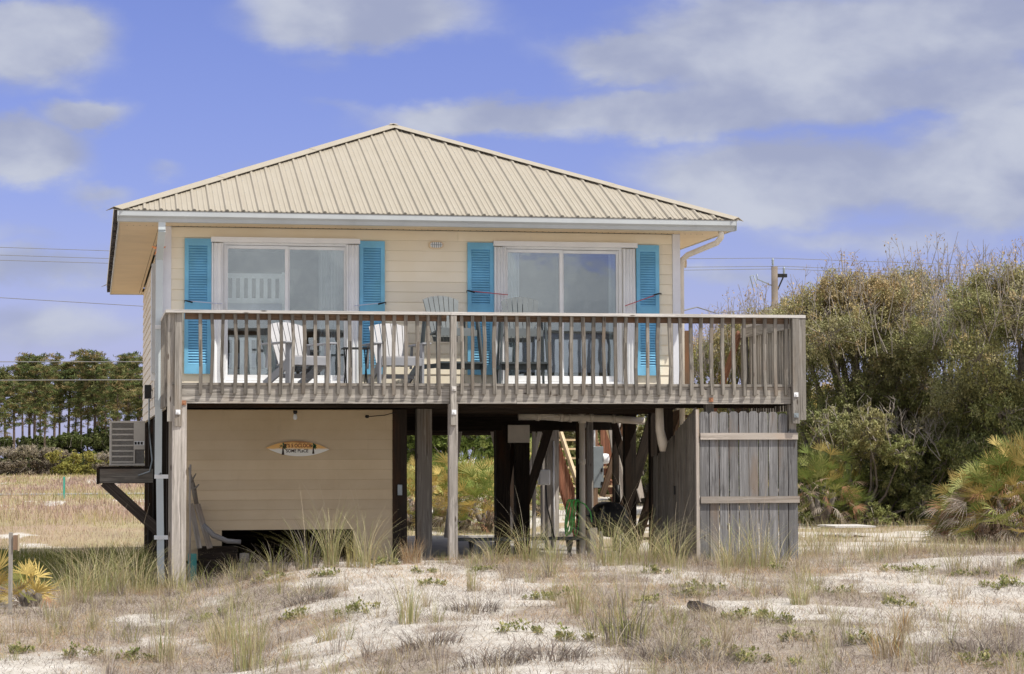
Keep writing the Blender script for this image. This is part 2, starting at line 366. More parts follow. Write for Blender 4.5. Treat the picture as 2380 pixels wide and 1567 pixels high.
def ground_mat():
    m, nt, b = newmat('dune_sand_and_dry_field'); gp = nt.nodes.new('ShaderNodeNewGeometry').outputs['Position']
    v = attr(nt, 'veg', 'Fac')
    sand = mixc(nt, mapr(nt, noise(nt, gp, 3, 6, .65), .3, .7), (.54, .50, .44), (.70, .665, .61))
    sand = mixc(nt, mapr(nt, noise(nt, gp, 26, 6, .8), .50, .66, 0, .75), sand, (.34, .28, .22))
    th = mixc(nt, mapr(nt, noise(nt, gp, 14, 6, .7), .3, .7), (.24, .19, .15), (.50, .43, .36))
    th = mixc(nt, mapr(nt, noise(nt, gp, 1.4, 4, .6), .5, .75, 0, .6), th, (.26, .25, .12))
    sp = nt.nodes.new('ShaderNodeSeparateXYZ'); nt.links.new(gp, sp.inputs[0])
    far = mapr(nt, sp.outputs[1], 3, 16)
    fld = mixc(nt, mapr(nt, noise(nt, mapping(nt, gp, (.3, .08, 1)), 1, 6, .6), .35, .65), (.42, .32, .20), (.32, .29, .14))
    fld = mixc(nt, mapr(nt, noise(nt, mapping(nt, gp, (.12, .03, 1), (4, 4, 0)), 1, 5, .6), .45, .7), fld, (.36, .24, .19))
    th = mixc(nt, far, th, fld)
    e = mathn(nt, 'ADD', v, mathn(nt, 'MULTIPLY', mathn(nt, 'SUBTRACT', noise(nt, gp, 7, 7, .8), .5), 2.4))
    c = mixc(nt, mapr(nt, e, .3, .8, 0, .92), sand, th)
    nt.links.new(c, b.inputs['Base Color']); b.inputs['Roughness'].default_value = .95; b.inputs['Specular IOR Level'].default_value = .1
    bump(nt, mathn(nt, 'ADD', noise(nt, gp, 7, 5, .6), mathn(nt, 'MULTIPLY', noise(nt, gp, 45, 3, .6), .35)), b, .8, .06); return m
def build_ground():
    xs = np.concatenate([np.array([-2500, -800, -300, -120, -60, -30, -18]), np.arange(-12, -4, .3), np.arange(-4, 13.5, .085), np.arange(13.5, 22, .3), np.array([26, 34, 50, 90, 200, 500, 1200, 3000])])
    ys = np.concatenate([np.array([-900, -300, -100, -50, -35]), np.arange(-26, -18.2, .3), np.arange(-18.2, .6, .085), np.arange(.6, 30, .35), np.arange(30, 110, 2.), np.array([130, 160, 200, 260, 350, 500, 900, 2000, 4500])])
    X, Y = np.meshgrid(xs, ys); Z = H(X, Y); n, k = X.shape
    i = np.arange(n-1)[:, None]*k+np.arange(k-1)[None, :]
    F = np.stack([i, i+1, i+1+k, i+k], -1).reshape(-1, 4)
    me = mkmesh('ground', np.stack([X, Y, Z], -1).reshape(-1, 3), F, fl={'veg': veg(X, Y).ravel()})
    me.polygons.foreach_set('use_smooth', [True]*len(me.polygons))
    o = link_mesh('ground', me, ground_mat()); prop(o, kind='structure')
build_ground()
m = MB(); m.box(-260, 260, 84.5, 88, .02, .06); prop(m.build('road', M['asphalt']), kind='structure')
m = MB(); m.box(3.35, 7.25, -.6, 13.2, -.3, .275); prop(m.build('concrete_slab', M['concrete']), kind='structure')

# ---------------------------------------------------------------- house
W, OV, ZE, ZS, ZA, L = 7.32, .62, 5.18, 5.03, 7.04, 12.43
house = thing('beach_house', 'raised cream beach house on pilings with beige metal hip roof and blue shutters', 'house', (3.66, 6, .2))
EX = .145
def lap(mb, a, b, z0, z1, face, axis='x', ex=EX, holes=()):
    z = z0; n = 0
    while z < z1-.01:
        zt = min(z+ex, z1); iv = [(a, b)]
        for (h0, h1, hz0, hz1) in holes:
            if z+.5*ex > hz0 and z+.5*ex < hz1:
                iv = [q for (p0, p1) in iv for q in ((p0, min(p1, h0)), (max(p0, h1), p1)) if q[1]-q[0] > .005]
        for (p0, p1) in iv:
            cut = [p0]+([p0+(p1-p0)*rnd.uniform(.25, .75)] if p1-p0 > 3 else [])+[p1]
            for q0, q1 in zip(cut, cut[1:]):
                q1 -= .002
                yb, yt, yi = -.016, -.004, .03
                z_ = z+.0012
                P = [(q0, yb, z_), (q1, yb, z_), (q1, yi, z_), (q0, yi, z_), (q0, yt, zt), (q1, yt, zt), (q1, yi, zt), (q0, yi, zt)]
                G = [(p[0], p[2], p[1]) for p in P]
                if axis == 'x': P = [(p[0], face+p[1], p[2]) for p in P]
                elif axis == 'y-': P = [(face+p[1], -p[0], p[2]) for p in P]
                else: P = [(face-p[1], p[0], p[2]) for p in P]
                mb.hexa(P, G)
        z = zt
D1, D2 = (.80, 2.55), (4.74, 6.48); DZ0, DZ1 = 2.84, 4.84
mb = MB(); lap(mb, .09, 7.23, 2.56, 5.03, 0, 'x', holes=[(D1[0], D1[1], DZ0, DZ1), (D2[0], D2[1], DZ0, DZ1)]); mb.build('wall', M['siding'], house)
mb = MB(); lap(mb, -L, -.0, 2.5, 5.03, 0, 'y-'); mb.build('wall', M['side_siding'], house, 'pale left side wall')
mb = MB(); lap(mb, .0, L, 2.5, 5.03, W, 'y+'); mb.build('wall', M['siding'], house, 'right side wall')
mb = MB(); mb.box(0, W, L-.03, L, 2.5, 5.03); mb.build('wall', M['siding'], house, 'rear wall')
for x0, x1 in ((-.022, .09), (7.23, 7.342)):
    mb = MB(); mb.box(x0, x1, -.032, .10, 2.56, 5.028); mb.build('corner_trim', M['trim'], house)
# rooms behind the two doors
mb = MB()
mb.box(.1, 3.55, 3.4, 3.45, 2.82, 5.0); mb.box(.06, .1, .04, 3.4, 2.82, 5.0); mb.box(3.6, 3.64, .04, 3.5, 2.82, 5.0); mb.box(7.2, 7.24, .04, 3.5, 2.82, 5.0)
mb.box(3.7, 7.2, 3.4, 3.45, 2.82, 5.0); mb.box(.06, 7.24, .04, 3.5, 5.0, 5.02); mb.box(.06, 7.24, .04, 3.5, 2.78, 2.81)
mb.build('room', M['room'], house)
mb = MB(); mb.box(.04, W-.04, .03, L-.05, 2.52, 2.77)
for i in range(19): mb.box(.06, 7.26, .3+i*.64, .34+i*.64, 2.47, 2.518)
mb.build('floor_frame', M['dark_wood'], house)
# soffit, fascia, roof
e = OV
mb = MB(); mb.box(-e, W+e, -e, -.035, ZS, ZS+.02); mb.box(-e, -.035, -.034, L+e, ZS, ZS+.02); mb.box(W+.035, W+e, -.034, L+e, ZS, ZS+.02); mb.box(-.03, W+.03, L+.035, L+e, ZS, ZS+.02)
mb.build('soffit', M['soffit'], house)
mb = MB()
for i in range(95): mb.box(-e+.1+i*.087, -e+.112+i*.087, -.085, -.075, ZS-.004, ZS-.001)
for i in range(140): mb.box(-.085, -.075, .1+i*.09, .112+i*.09, ZS-.004, ZS-.001)
mb.build('soffit_vent', M['blackish'], house)
mb = MB(); mb.box(-e-.02, -e, -e, L+e, ZS-.01, ZE-.03); mb.box(W+e, W+e+.02, -e, L+e, ZS-.01, ZE-.03); mb.box(-e, W+e, -e-.02, -e, ZS-.01, ZE-.03); mb.box(-e, W+e, L+e, L+e+.02, ZS-.01, ZE-.03)
mb.build('fascia', M['gutter'], house)
mb = MB()
y = -e-.05
while y < L+e:
    d = rnd.uniform(.12, .3); mb.box(-e-.055-rnd.uniform(0, .02), -e-.022, y, y+d-.004, ZE-.075-rnd.uniform(0, .05), ZE-.012, jit=.008); y += d
mb.build('old_shingle_edge', M['shingle'], house)
oe = e+.08; H2 = W/2+oe; TH = .012
AP0 = Vector((W/2, -oe+H2, ZA)); AP1 = Vector((W/2, L+oe-H2, ZA)); c4 = [Vector((-oe, -oe, ZE)), Vector((W+oe, -oe, ZE)), Vector((W+oe, L+oe, ZE)), Vector((-oe, L+oe, ZE))]
roof = MB()
for poly in ([c4[0], c4[1], AP0], [c4[1], c4[2], AP1, AP0], [c4[2], c4[3], AP1], [c4[3], c4[0], AP0, AP1]):
    roof.prism([p-Vector((0, 0, TH)) for p in reversed(poly)], (0, 0, TH))
# raised ribs, one every nine inches, with two low ribs between them
sl = (ZA-ZE)/H2
def rib(mb, p, q, w, h):
    d = (q-p).normalized(); side = d.cross(Vector((0, 0, 1))).normalized(); n = side.cross(d)
    prof = [(-w/2, 0), (-w*.22, h), (w*.22, h), (w/2, 0)]
    V = [r+side*a+n*b for r in (p, q) for a, b in prof]
    mb._add(V, [(0, 1, 5, 4), (1, 2, 6, 5), (2, 3, 7, 6), (3, 2, 1, 0), (4, 5, 6, 7)])
RS = .2215; x = 3.465-18*RS+.008
while x < W+oe:
    for k, (w, h) in enumerate(((.055, .020), (.026, .003), (.026, .003))):
        xx = x+k*RS/3; run = min(xx+oe, W+oe-xx)-.03
        if run > .05: rib(roof, Vector((xx, -oe-.012, ZE+.001)), Vector((xx, -oe+run, ZE+.001+run*sl)), w, h)
    x += RS
y = -oe+.1
while y < L+oe:
    run = min(y+oe, L+oe-y, H2)-.03
    if run > .05:
        for sx in (0, 1):
            a = Vector(((-oe if sx == 0 else W+oe), y, ZE+.001)); rib(roof, a, a+Vector(((run if sx == 0 else -run), 0, run*sl)), .062, .024)
    y += RS
ro = roof.build('roof', M['roof'], house)
mb = MB()
x = 3.465-18*RS+.008
while x < W+oe:
    for k in range(1, 9):
        for dx in (.075,):
            xx = x+dx; yy = k*.55-.3
            if yy < min(xx+oe, W+oe-xx)-.12: mb.box(xx-.006, xx+.006, -oe+yy-.006, -oe+yy+.006, ZE+yy*sl+.002, ZE+yy*sl+.011)
    x += RS
mb.build('roof_screw', M['gutter'], ro)
def hipcap(mb, a, b):
    a = Vector(a); b = Vector(b); n = 3; d = (b-a)
    for i in range(n):
        p = a+d*(i/n)+Vector((0, 0, .036+.006*i)); q = a+d*((i+1.03)/n if i < n-1 else 1)+Vector((0, 0, .038+.006*i))
        hd = Vector((d.x, d.y, 0)).normalized(); s = Vector((hd.y, -hd.x, 0)); wv = .15; dz = -sl*wv/math.sqrt(2)
        for sg in (1, -1):
            e1, e2 = p+s*wv*sg+Vector((0, 0, dz)), q+s*wv*sg+Vector((0, 0, dz)); t = Vector((0, 0, .006))
            mb.hexa([p-t, q-t, e2-t, e1-t, p, q, e2, e1] if sg > 0 else [p-t, e1-t, e2-t, q-t, p, e1, e2, q])
mb = MB(); hipcap(mb, c4[0], AP0); hipcap(mb, c4[1], AP0); hipcap(mb, c4[2], AP1); hipcap(mb, c4[3], AP1); hipcap(mb, AP0-Vector((0, .1, 0)), AP1)
mb.prism([AP0+Vector((-.05, -.06, .03)), AP0+Vector((.08, -.06, .03)), AP0+Vector((.05, .1, .06)), AP0+Vector((-.03, .1, .06))], (0, .01, .012))
mb.build('ridge_cap', M['roof'], ro)
# gutter: K profile along the front eave
gp = [(-.02, .0), (-.10, .0), (-.115, .045), (-.15, .075), (-.15, .135), (-.155, .142), (-.14, .142), (-.135, .08), (-.10, .02), (-.02, .02)]
mb = MB(); mb.prism([(-e-.03, -e+q, ZS-.015+h) for q, h in gp], (W+2*e+.06, 0, 0))
mb.box(-e-.034, -e-.03, -e-.155, -e-.02, ZS-.013, ZS+.125); mb.box(W+e+.03, W+e+.034, -e-.155, -e-.02, ZS-.013, ZS+.125)
mb.build('gutter', M['gutter'], house)
def flat_spout(mb, pts, w=.095, d=.065):
    for a, b in zip(pts, pts[1:]):
        mb.bar(a, b, w, d, up=(0, 1, 0))
mb = MB(); flat_spout(mb, [(-.06, -e-.06, ZS), (-.06, -e-.06, ZS-.12), (-.075, -.10, ZS-.46), (-.075, -.10, 1.6), (-.055, -.10, 1.58), (-.03, -.10, .10)])
ds = mb.build('downspout', M['spout'], house, 'pale grey downspout at the left corner')
for z in (3.6, 1.55, .72): mb = MB(); mb.box(-.125, .06, -.145, -.06, z, z+.055); mb.build('bracket', M['white'], ds)
mb = MB(); mb.tube([(7.78, -.66, ZS), (7.78, -.64, ZS-.1), (7.74, -.55, ZS-.17), (7.45, -.05, ZS-.30), (7.40, .06, ZS-.36), (7.39, .1, ZS-.5), (7.39, .1, .5)], .042, 10); mb.build('downspout', M['pvc'], house, 'round cream downspout under the right eave')
# sliding doors, louvred shutters, folding storm shutters
for (x0, x1), pn in ((D1, ((.87, 1.66), (1.73, 2.49))), (D2, ((4.82, 5.57), (5.64, 6.41)))):
    dr = bpy.data.objects.new('sliding_door', None); C.objects.link(dr); dr.parent = house; dr.location = Vector((x0, 0, DZ0))-house.location
    mb = MB(); t = .0
    mb.box(x0, x1, -.03, .09, DZ1-.055, DZ1); mb.box(x0, x1, -.04, .09, DZ0, DZ0+.06); mb.box(x0, x0+.045, -.028, .09, DZ0+.06, DZ1-.055); mb.box(x1-.045, x1, -.028, .09, DZ0+.06, DZ1-.055)
    for k, (p0, p1) in enumerate(pn):
        yy = .0 if k == 0 else .045; s = .045
        zz0, zz1 = DZ0+.065, DZ1-.06
        mb.box(p0-s, p0, yy, yy+.035, zz0, zz1); mb.box(p1, p1+s, yy, yy+.035, zz0, zz1); mb.box(p0, p1, yy+.001, yy+.034, zz0, zz0+.075); mb.box(p0, p1, yy+.001, yy+.034, zz1-.045, zz1)
    mb.build('frame', M['white'], dr, bevel=.003)
    for k, (p0, p1) in enumerate(pn):
        yy = .0 if k == 0 else .045
        g = MB(); g.box(p0-.01, p1+.01, yy+.015, yy+.02, DZ0+.13, DZ1-.095); g.build('pane', M['glass'], dr)
    g = MB(); g.tube([(pn[0][0]-.02, -.005, 3.75), (pn[0][0]-.02, -.04, 3.78), (pn[0][0]-.02, -.04, 3.95), (pn[0][0]-.02, -.005, 3.98)], .009, 6); g.build('handle', M['white'], dr)
SHX = ((.2725, .639), (2.6967, 3.0546), (4.233, 4.608), (6.686, 7.022))
for i, (x0, x1) in enumerate(SHX):
    mb = MB(); z0, z1 = 2.99, 4.863; yb = -.026; yf = -.058; st = .055
    mb.box(x0, x0+st, yf, yb, z0, z1); mb.box(x1-st, x1, yf, yb, z0, z1)
    zs = [(z0, z0+.13), (3.86, 3.98), (z1-.10, z1)]
    for a, b in zs: mb.box(x0+st, x1-st, yf+.002, yb, a, b)
    for a, b in ((zs[0][1], zs[1][0]), (zs[1][1], zs[2][0])):
        n = int((b-a)/.0355); h = (b-a)/n
        for k in range(n):
            z = a+k*h; xa, xb = x0+st, x1-st
            mb.hexa([(xa, yf+.004, z+.002), (xb, yf+.004, z+.002), (xb, yf+.022, z+.014), (xa, yf+.022, z+.014), (xa, yf+.006, z+h*.36), (xb, yf+.006, z+h*.36), (xb, yb-.003, z+h+.002), (xa, yb-.003, z+h+.002)])
    mb.box(x0+st, x1-st, yb-.002, yb, zs[0][1], zs[2][0])
    mb.build('shutter', M['blue'], house)
for (a, b, n) in ((.645, .80, 2), (2.52, 2.69, 3), (4.615, 4.80, 4), (6.49, 6.68, 4)):
    mb = MB(); k = n*2; w = (b-a)/k
    for j in range(k):
        y0, y1 = (-.075, -.115) if j % 2 == 0 else (-.115, -.075)
        lean = .02*(j/k) if n == 4 else 0
        mb.hexa([(a+j*w, y0, 2.86), (a+j*w+w, y1, 2.86), (a+j*w+w, y1+.006, 2.86), (a+j*w, y0+.006, 2.86)]+[(a+j*w-lean, y0, 4.80), (a+j*w+w-lean, y1, 4.80), (a+j*w+w-lean, y1+.006, 4.80), (a+j*w-lean, y0+.006, 4.80)])
    mb.box(a-.004, a+.012, -.12, -.03, 2.86, 4.8)
    mb.build('storm_shutter', M['white'], house)
for a, b in ((.63, 2.70), (4.60, 6.69)):
    mb = MB(); mb.box(a+.02, b-.02, -.118, -.024, 2.815, 2.84); mb.build('door_sill', M['white'], house)
    mb = MB(); mb.box(a, b, -.12, -.022, 4.815, 4.885)
    for k in range(16): x = a+.08+k*(b-a-.16)/15; mb.box(x-.008, x+.008, -.124, -.12, 4.855, 4.87)
    mb.build('shutter_track', M['white'], house)
# left side wall fittings
mb = MB(); mb.box(-.14, -.02, 1.25, 1.40, 3.05, 4.62); mb.box(-.10, -.02, 2.3, 2.5, 3.0, 4.55); mb.box(-.125, -.022, 1.42, 2.28, 3.05, 4.6); mb.build('storm_shutter', M['grey_alu'], house, 'closed grey storm shutter on the left wall')
mb = MB(); mb.box(-.14, -.02, 1.5, 1.62, 2.95, 3.6); mb.build('vent_cover', M['white'], house)
mb = MB(); mb.box(-.13, -.025, 5.6, 5.9, 2.80, 3.02)
jb = mb.build('meter_box', M['black'], house)
mb = MB(); mb.tube([(-.06, 5.6, 2.8), (-.06, 5.5, 2.3), (-.02, 5.0, 1.8), (-.06, 4.9, 1.62), (-.25, 5.2, 1.55), (-.35, 5.6, 1.75), (-.36, 5.7, 1.95)], .014, 6); mb.build('cable', M['galv'], jb)
mb = MB(); mb.tube([(-.05, 2.6, 5.0), (-.05, 2.6, 2.6)], .012, 6); mb.build('conduit', M['grey_alu'], house)
# lower storage wall
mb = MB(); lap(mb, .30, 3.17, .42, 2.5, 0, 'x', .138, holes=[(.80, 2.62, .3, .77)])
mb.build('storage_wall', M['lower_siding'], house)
mb = MB(); mb.box(.26, .30, .0, 4, .1, 2.5); mb.box(3.19, 3.24, .05, 4, .2, 2.5); mb.box(.3, 3.18, 4, 4.05, .2, 2.5)
mb.build('storage_enclosure', M['dark_wood'], house)
# pilings, beams, braces
def piling(x0, x1, y, z0, z1, mat, d=None, label=None):
    m = MB(); d = d or (x1-x0); m.box(x0, x1, y, y+d, z0, z1, jit=.004); return m.build('piling', M[mat], house, label)
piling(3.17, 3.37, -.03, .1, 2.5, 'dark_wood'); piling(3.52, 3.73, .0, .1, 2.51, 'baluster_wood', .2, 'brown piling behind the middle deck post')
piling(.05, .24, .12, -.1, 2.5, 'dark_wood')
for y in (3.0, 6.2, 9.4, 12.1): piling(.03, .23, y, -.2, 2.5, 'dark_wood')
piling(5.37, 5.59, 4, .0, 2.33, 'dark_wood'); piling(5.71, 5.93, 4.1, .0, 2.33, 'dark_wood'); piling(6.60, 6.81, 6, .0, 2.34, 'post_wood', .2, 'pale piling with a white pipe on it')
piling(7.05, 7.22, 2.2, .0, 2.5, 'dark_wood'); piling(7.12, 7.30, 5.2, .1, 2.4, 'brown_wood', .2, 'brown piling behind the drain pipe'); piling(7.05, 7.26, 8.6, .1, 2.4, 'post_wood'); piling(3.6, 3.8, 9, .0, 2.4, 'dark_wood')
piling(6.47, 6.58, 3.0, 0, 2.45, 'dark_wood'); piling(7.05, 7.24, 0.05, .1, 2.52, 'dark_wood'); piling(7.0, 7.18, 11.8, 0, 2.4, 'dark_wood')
for a, b, w, mt in (((5.79, 4.35, 2.5), (5.60, 4.35, 1.3), .09, 'dark_wood'), ((6.62, 5.6, 2.5), (6.15, 5.6, 1.05), .14, 'dark_wood'), ((7.02, 2.9, 2.40), (7.40, 2.9, 1.10), .10, 'dark_wood'), ((7.06, 2.95, 2.45), (7.45, 2.95, 1.12), .05, 'post_wood'), ((8.33, 7.3, 2.4), (8.56, 7.3, 1.1), .10, 'batten_wood'),  # thin pale bar along the dark brace stands in for its lit side
                    ((7.60, 2.6, 2.48), (7.26, 2.6, 1.36), .16, 'dark_wood'), ((7.28, 2.62, 1.42), (6.98, 2.62, .72), .15, 'dark_wood'), ((5.84, 4.3, 1.5), (5.72, 4.3, .5), .10, 'dark_wood'), ((7.75, 1.9, 2.45), (7.30, 1.9, 1.0), .10, 'brown_wood'), ((6.66, 3.9, 2.1), (6.9, 3.9, 2.5), .04, 'batten_wood'), ((7.42, 3.6, 2.5), (7.0, 3.6, 1.2), .09, 'brown_wood')):
    m = MB(); m.bar(a, b, w, .06, up=(0, 1, 0)); m.build('brace', M[mt], house)
piling(6.55, 6.61, 7.0, .2, 2.5, 'post_wood'); piling(6.77, 6.86, 3.6, .2, 2.45, 'post_wood'); piling(7.10, 7.19, 3.2, .1, 2.5, 'dark_wood'); piling(8.20, 8.42, 7.5, .2, 2.5, 'post_wood', .2, 'pale piling right of the stairs'); piling(7.30, 7.45, 1.6, .1, 2.5, 'dark_wood')
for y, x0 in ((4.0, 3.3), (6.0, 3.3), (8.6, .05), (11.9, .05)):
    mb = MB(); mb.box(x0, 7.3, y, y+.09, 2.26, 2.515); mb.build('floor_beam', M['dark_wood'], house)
mb = MB(); mb.box(5.55, 5.9, 3.93, 3.99, 2.06, 2.34); mb.build('beam_block', M['pvc'], house)
for a, b, w in (((5.95, 7.6, 2.3), (6.35, 7.6, .4), .07), ((6.95, 8.2, 2.4), (6.45, 8.2, .5), .08), ((7.35, 4.6, 2.45), (7.62, 4.6, .6), .06), ((5.5, 8.4, 2.3), (5.25, 8.4, .4), .08)):
    m = MB(); m.bar(a, b, w, .05, up=(0, 1, 0)); m.build('brace', M['post_wood'], house)
# air conditioner bracket
mb = MB(); PY = 5.2
mb.box(-.85, .02, PY, PY+.04, 1.43, 1.66); mb.box(-.85, .02, PY+.86, PY+.90, 1.43, 1.66); mb.box(-.89, -.85, PY, PY+.9, 1.42, 1.68)
for k in range(7): mb.box(-.86, .0, PY+.01+k*.128, PY+.12+k*.128, 1.665, 1.70)
pl = mb.build('equipment_platform', M['dark_wood'], house)
mb = MB(); mb.box(-.84, -.0, PY-.035, PY-.002, 1.44, 1.66); mb.build('rim_board', M['baluster_wood'], pl)
for yy in (PY-.01, PY+.8): mb = MB(); mb.bar((-.76, yy+.05, 1.45), (.10, yy+.05, .66), .17, .09, up=(0, 1, 0)); mb.build('brace', M['brace_wood'], pl)

# ---------------------------------------------------------------- deck
deck = thing('wooden_deck', 'weathered grey wooden deck with baluster railing across the front of the house', 'deck', (4.25, -1.0, .4))
DY = -2.03; DX0, DX1 = -.01, 8.52; ZD = 2.80
mb = MB()
n = 14
for k in range(n):
    y0 = DY+.0-.018+k*.147; mb.box(DX0+.05+rnd.uniform(-.01, .01), 8.47, y0, y0+.140, ZD-.034, ZD)
for k in range(8): y0 = .04+k*.147; mb.box(7.36, 8.47, y0, y0+.14, ZD-.034, ZD)
mb.build('floor', M['grey_wood'], deck)
jx = 4.555
for a, b in ((.165, 3.655), (3.74, jx-.0), (jx+.004, 8.34)):
    mb = MB(); mb.box(a, b, DY, DY+.045, 2.535, 2.765, tone=.75+.1*rnd.random()); mb.build('rim_beam', M['grey_wood'], deck)
mb = MB()
for k in range(20): x = .2+k*.43; mb.box(x, x+.04, DY+.05, -.02 if x < 7.3 else 1.1, 2.56, 2.764)
mb.box(.05, 8.45, -.06, -.03, 2.53, 2.765); mb.box(.2, 8.4, -1.1, -1.0, 2.50, 2.555)
mb.box(-.01, .03, DY+.05, -.03, 2.53, 2.765); mb.box(8.44, 8.48, DY+.05, 1.1, 2.53, 2.765); mb.build('joist', M['dark_wood'], deck)
mb = MB(); mb.box(-.05, 3.66, DY-.10, DY+.06, 3.70, 3.738); mb.box(3.664, 8.53, DY-.10, DY+.06, 3.70, 3.739); mb.build('rail_cap', M['cap_wood'], deck)
mb = MB(); mb.box(-.055, .10, DY+.062, -.02, 3.70, 3.737); mb.build('rail_cap', M['cap_wood'], deck)
mb = MB(); mb.box(8.37, 8.53, DY+.062, .42, 3.70, 3.738); mb.build('rail_cap', M['cap_wood'], deck)
mb = MB(); mb.box(.2, 3.62, DY+.002, DY+.040, 3.62, 3.699); mb.box(3.75, 8.33, DY+.001, DY+.039, 3.62, 3.699); mb.build('top_rail', M['brown_wood'], deck)
mb = MB(); mb.box(.04, .08, DY+.06, -.02, 3.60, 3.695); mb.build('top_rail', M['grey_wood'], deck)
mb = MB(); mb.box(8.36, 8.40, DY+.06, .4, 3.56, 3.695); mb.build('top_rail', M['grey_wood'], deck)
xs = []
x = 8.325-.072
while x > .24:
    if not 3.60 < x+.019 < 3.77: xs.append(x)
    x -= .1487
for x in xs:
    mb = MB(); a = rnd.uniform(-.008, .008); zb = 2.655+rnd.uniform(-.012, .010); w = rnd.uniform(.040, .048); yb = DY-.004
    xm = x+w/2; bow = rnd.uniform(-.016, .016)
    zz = [zb, zb+.35, zb+.7, 3.698]; oo = [a, a+bow, bow-a*.3, 0]
    for q in range(3):
        mb.hexa([(xm+oo[q]-w/2, yb-.038, zz[q]), (xm+oo[q]+w/2, yb-.038, zz[q]), (xm+oo[q]+w/2, yb, zz[q]), (xm+oo[q]-w/2, yb, zz[q]), (xm+oo[q+1]-w/2, yb-.038, zz[q+1]), (xm+oo[q+1]+w/2, yb-.038, zz[q+1]), (xm+oo[q+1]+w/2, yb, zz[q+1]), (xm+oo[q+1]-w/2, yb, zz[q+1])],
                [(z, p[0], p[1]) for z in (zz[q], zz[q+1]) for p in ((0, 0), (.04, 0), (.04, .04), (0, .04))], tone=.5)
    t = rnd.random(); mb.t = [t]*len(mb.v)
    mb.build('baluster', M['baluster_wood'], deck)
for y in np.arange(-1.88, -.1, .15):
    mb = MB(); mb.box(-.052, -.014, y, y+.038, 2.50, 3.69); mb.build('baluster', M['grey_wood'], deck)
for y in np.arange(-1.90, .40, .115):
    mb = MB(); mb.box(8.485, 8.51, y, y+.088, 2.45, 3.69, jit=.004); mb.build('baluster', M['grey_wood'], deck)
def post(x0, x1, y0, y1, z0, z1, mat='grey_wood', label=None):
    m = MB(); m.box(x0, x1, y0, y1, z0, z1, jit=.003); return m.build('post', M[mat], deck, label)
post(.07, .16, DY-.05, DY+.05, 2.24, 3.699); post(-.02, .07, DY+.0, DY+.09, 2.30, 3.699)
post(.045, .155, DY-.03, DY+.10, -.1, 2.50, 'post_wood', 'bleached front post at the left corner'); post(.157, .225, DY-.02, DY+.10, -.1, 2.533, 'post_wood'); post(.035, .10, -1.05, -.95, -.2, 2.5, 'grey_wood')
post(3.66, 3.735, DY-.095, DY-.002, 2.25, 3.699, 'grey_wood', 'middle railing post above its support'); post(3.645, 3.76, DY-.04, DY+.10, .2, 2.532, 'post_wood', 'cracked middle support post')
post(8.345, 8.435, DY-.095, DY-.002, 2.27, 3.699); post(8.437, 8.53, DY-.09, DY+.06, 2.32, 3.698); post(8.33, 8.43, DY+.05, DY+.15, .1, 2.53)
post(7.23, 7.34, -1.75, -1.64, .2, 2.55); post(7.47, 7.60, .36, .47, 2.8, 3.66, 'brown_wood', 'newel post at the top of the side stairs'); post(8.38, 8.47, .38, .47, .2, 3.69)
mb = MB()
mb.bar((8.36, .48, 3.62), (8.36, 2.1, 2.35), .04, .14, up=(0, 0, 1)); mb.build('stair_rail', M['red_wood'], deck)
mb = MB()
for k in range(11): q = k/11; y = .45+q*3.0; z = ZD-.19-q*2.3; mb.box(7.5, 8.4, y, y+.27, z, z+.04)
mb.bar((7.48, .4, 2.68), (7.48, 3.5, .32), .04, .28, up=(0, 0, 1)); mb.bar((8.42, .4, 2.68), (8.42, 3.5, .32), .04, .28, up=(0, 0, 1)); mb.build('stair_flight', M['brown_wood'], deck)
for (x, y, z, mt) in ((.115, DY-.055, 2.42, 'white'), (3.70, DY-.098, 2.73, 'cap_wood'), (3.70, DY-.098, 2.42, 'white'), (8.385, DY-.098, 2.66, 'white'), (8.385, DY-.098, 2.38, 'galv'), (7.22, DY-.004, 2.59, 'rust'), (7.10, DY-.004, 2.70, 'batten_wood'), (.19, DY-.024, 2.54, 'rust')):
    mb = MB(); mb.box(x-.03, x+.03, y-.008, y, z-.03, z+.03); mb.box(x-.011, x+.011, y-.022, y-.008, z-.011, z+.011); mb.build('bolt_plate', M[mt], deck)

# rear stairs
rs = thing('staircase', 'pale wooden stairs with red brown balusters seen under the house', 'stairs', (8.7, 11.8, .3))
SL = .65
def sz_(y, off): return 2.39+(y-12.67)*SL+off                    # height of the handrail line over the treads
for x, mt in ((8.22, 'new_wood'), (9.22, 'new_wood')):
    m = MB(); m.bar((x, 13.8, sz_(13.8, 0)), (x, 11.0, sz_(11.0, 0)), .05, .15); m.build('handrail', M[mt], rs)
    m = MB(); m.bar((x-.03, 13.8, sz_(13.8, -.95)), (x-.03, 10.4, sz_(10.4, -.95)), .045, .26); m.build('stringer', M['red_wood'], rs)
for k in range(12):
    y = 13.7-k*.285; m = MB(); m.box(8.25, 9.19, y-.28, y, sz_(y, -.90), sz_(y, -.90)+.04); m.build('tread', M['new_wood'], rs)
for k in range(22):
    y = 13.7-k*.13
    m = MB(); m.box(8.13, 8.16, y, y+.03, sz_(y, -.98), sz_(y, -.03)); m.build('baluster', M['red_wood'], rs)
    m = MB(); m.box(9.30, 9.33, y, y+.03, sz_(y, -.98), sz_(y, .45)); m.build('baluster', M['red_wood'], rs)
m = MB(); m.box(8.2, 8.3, 10.9, 11.0, .2, 1.5); m.box(9.2, 9.3, 10.9, 11.0, .2, 1.5); m.build('newel_post', M['red_wood'], rs)

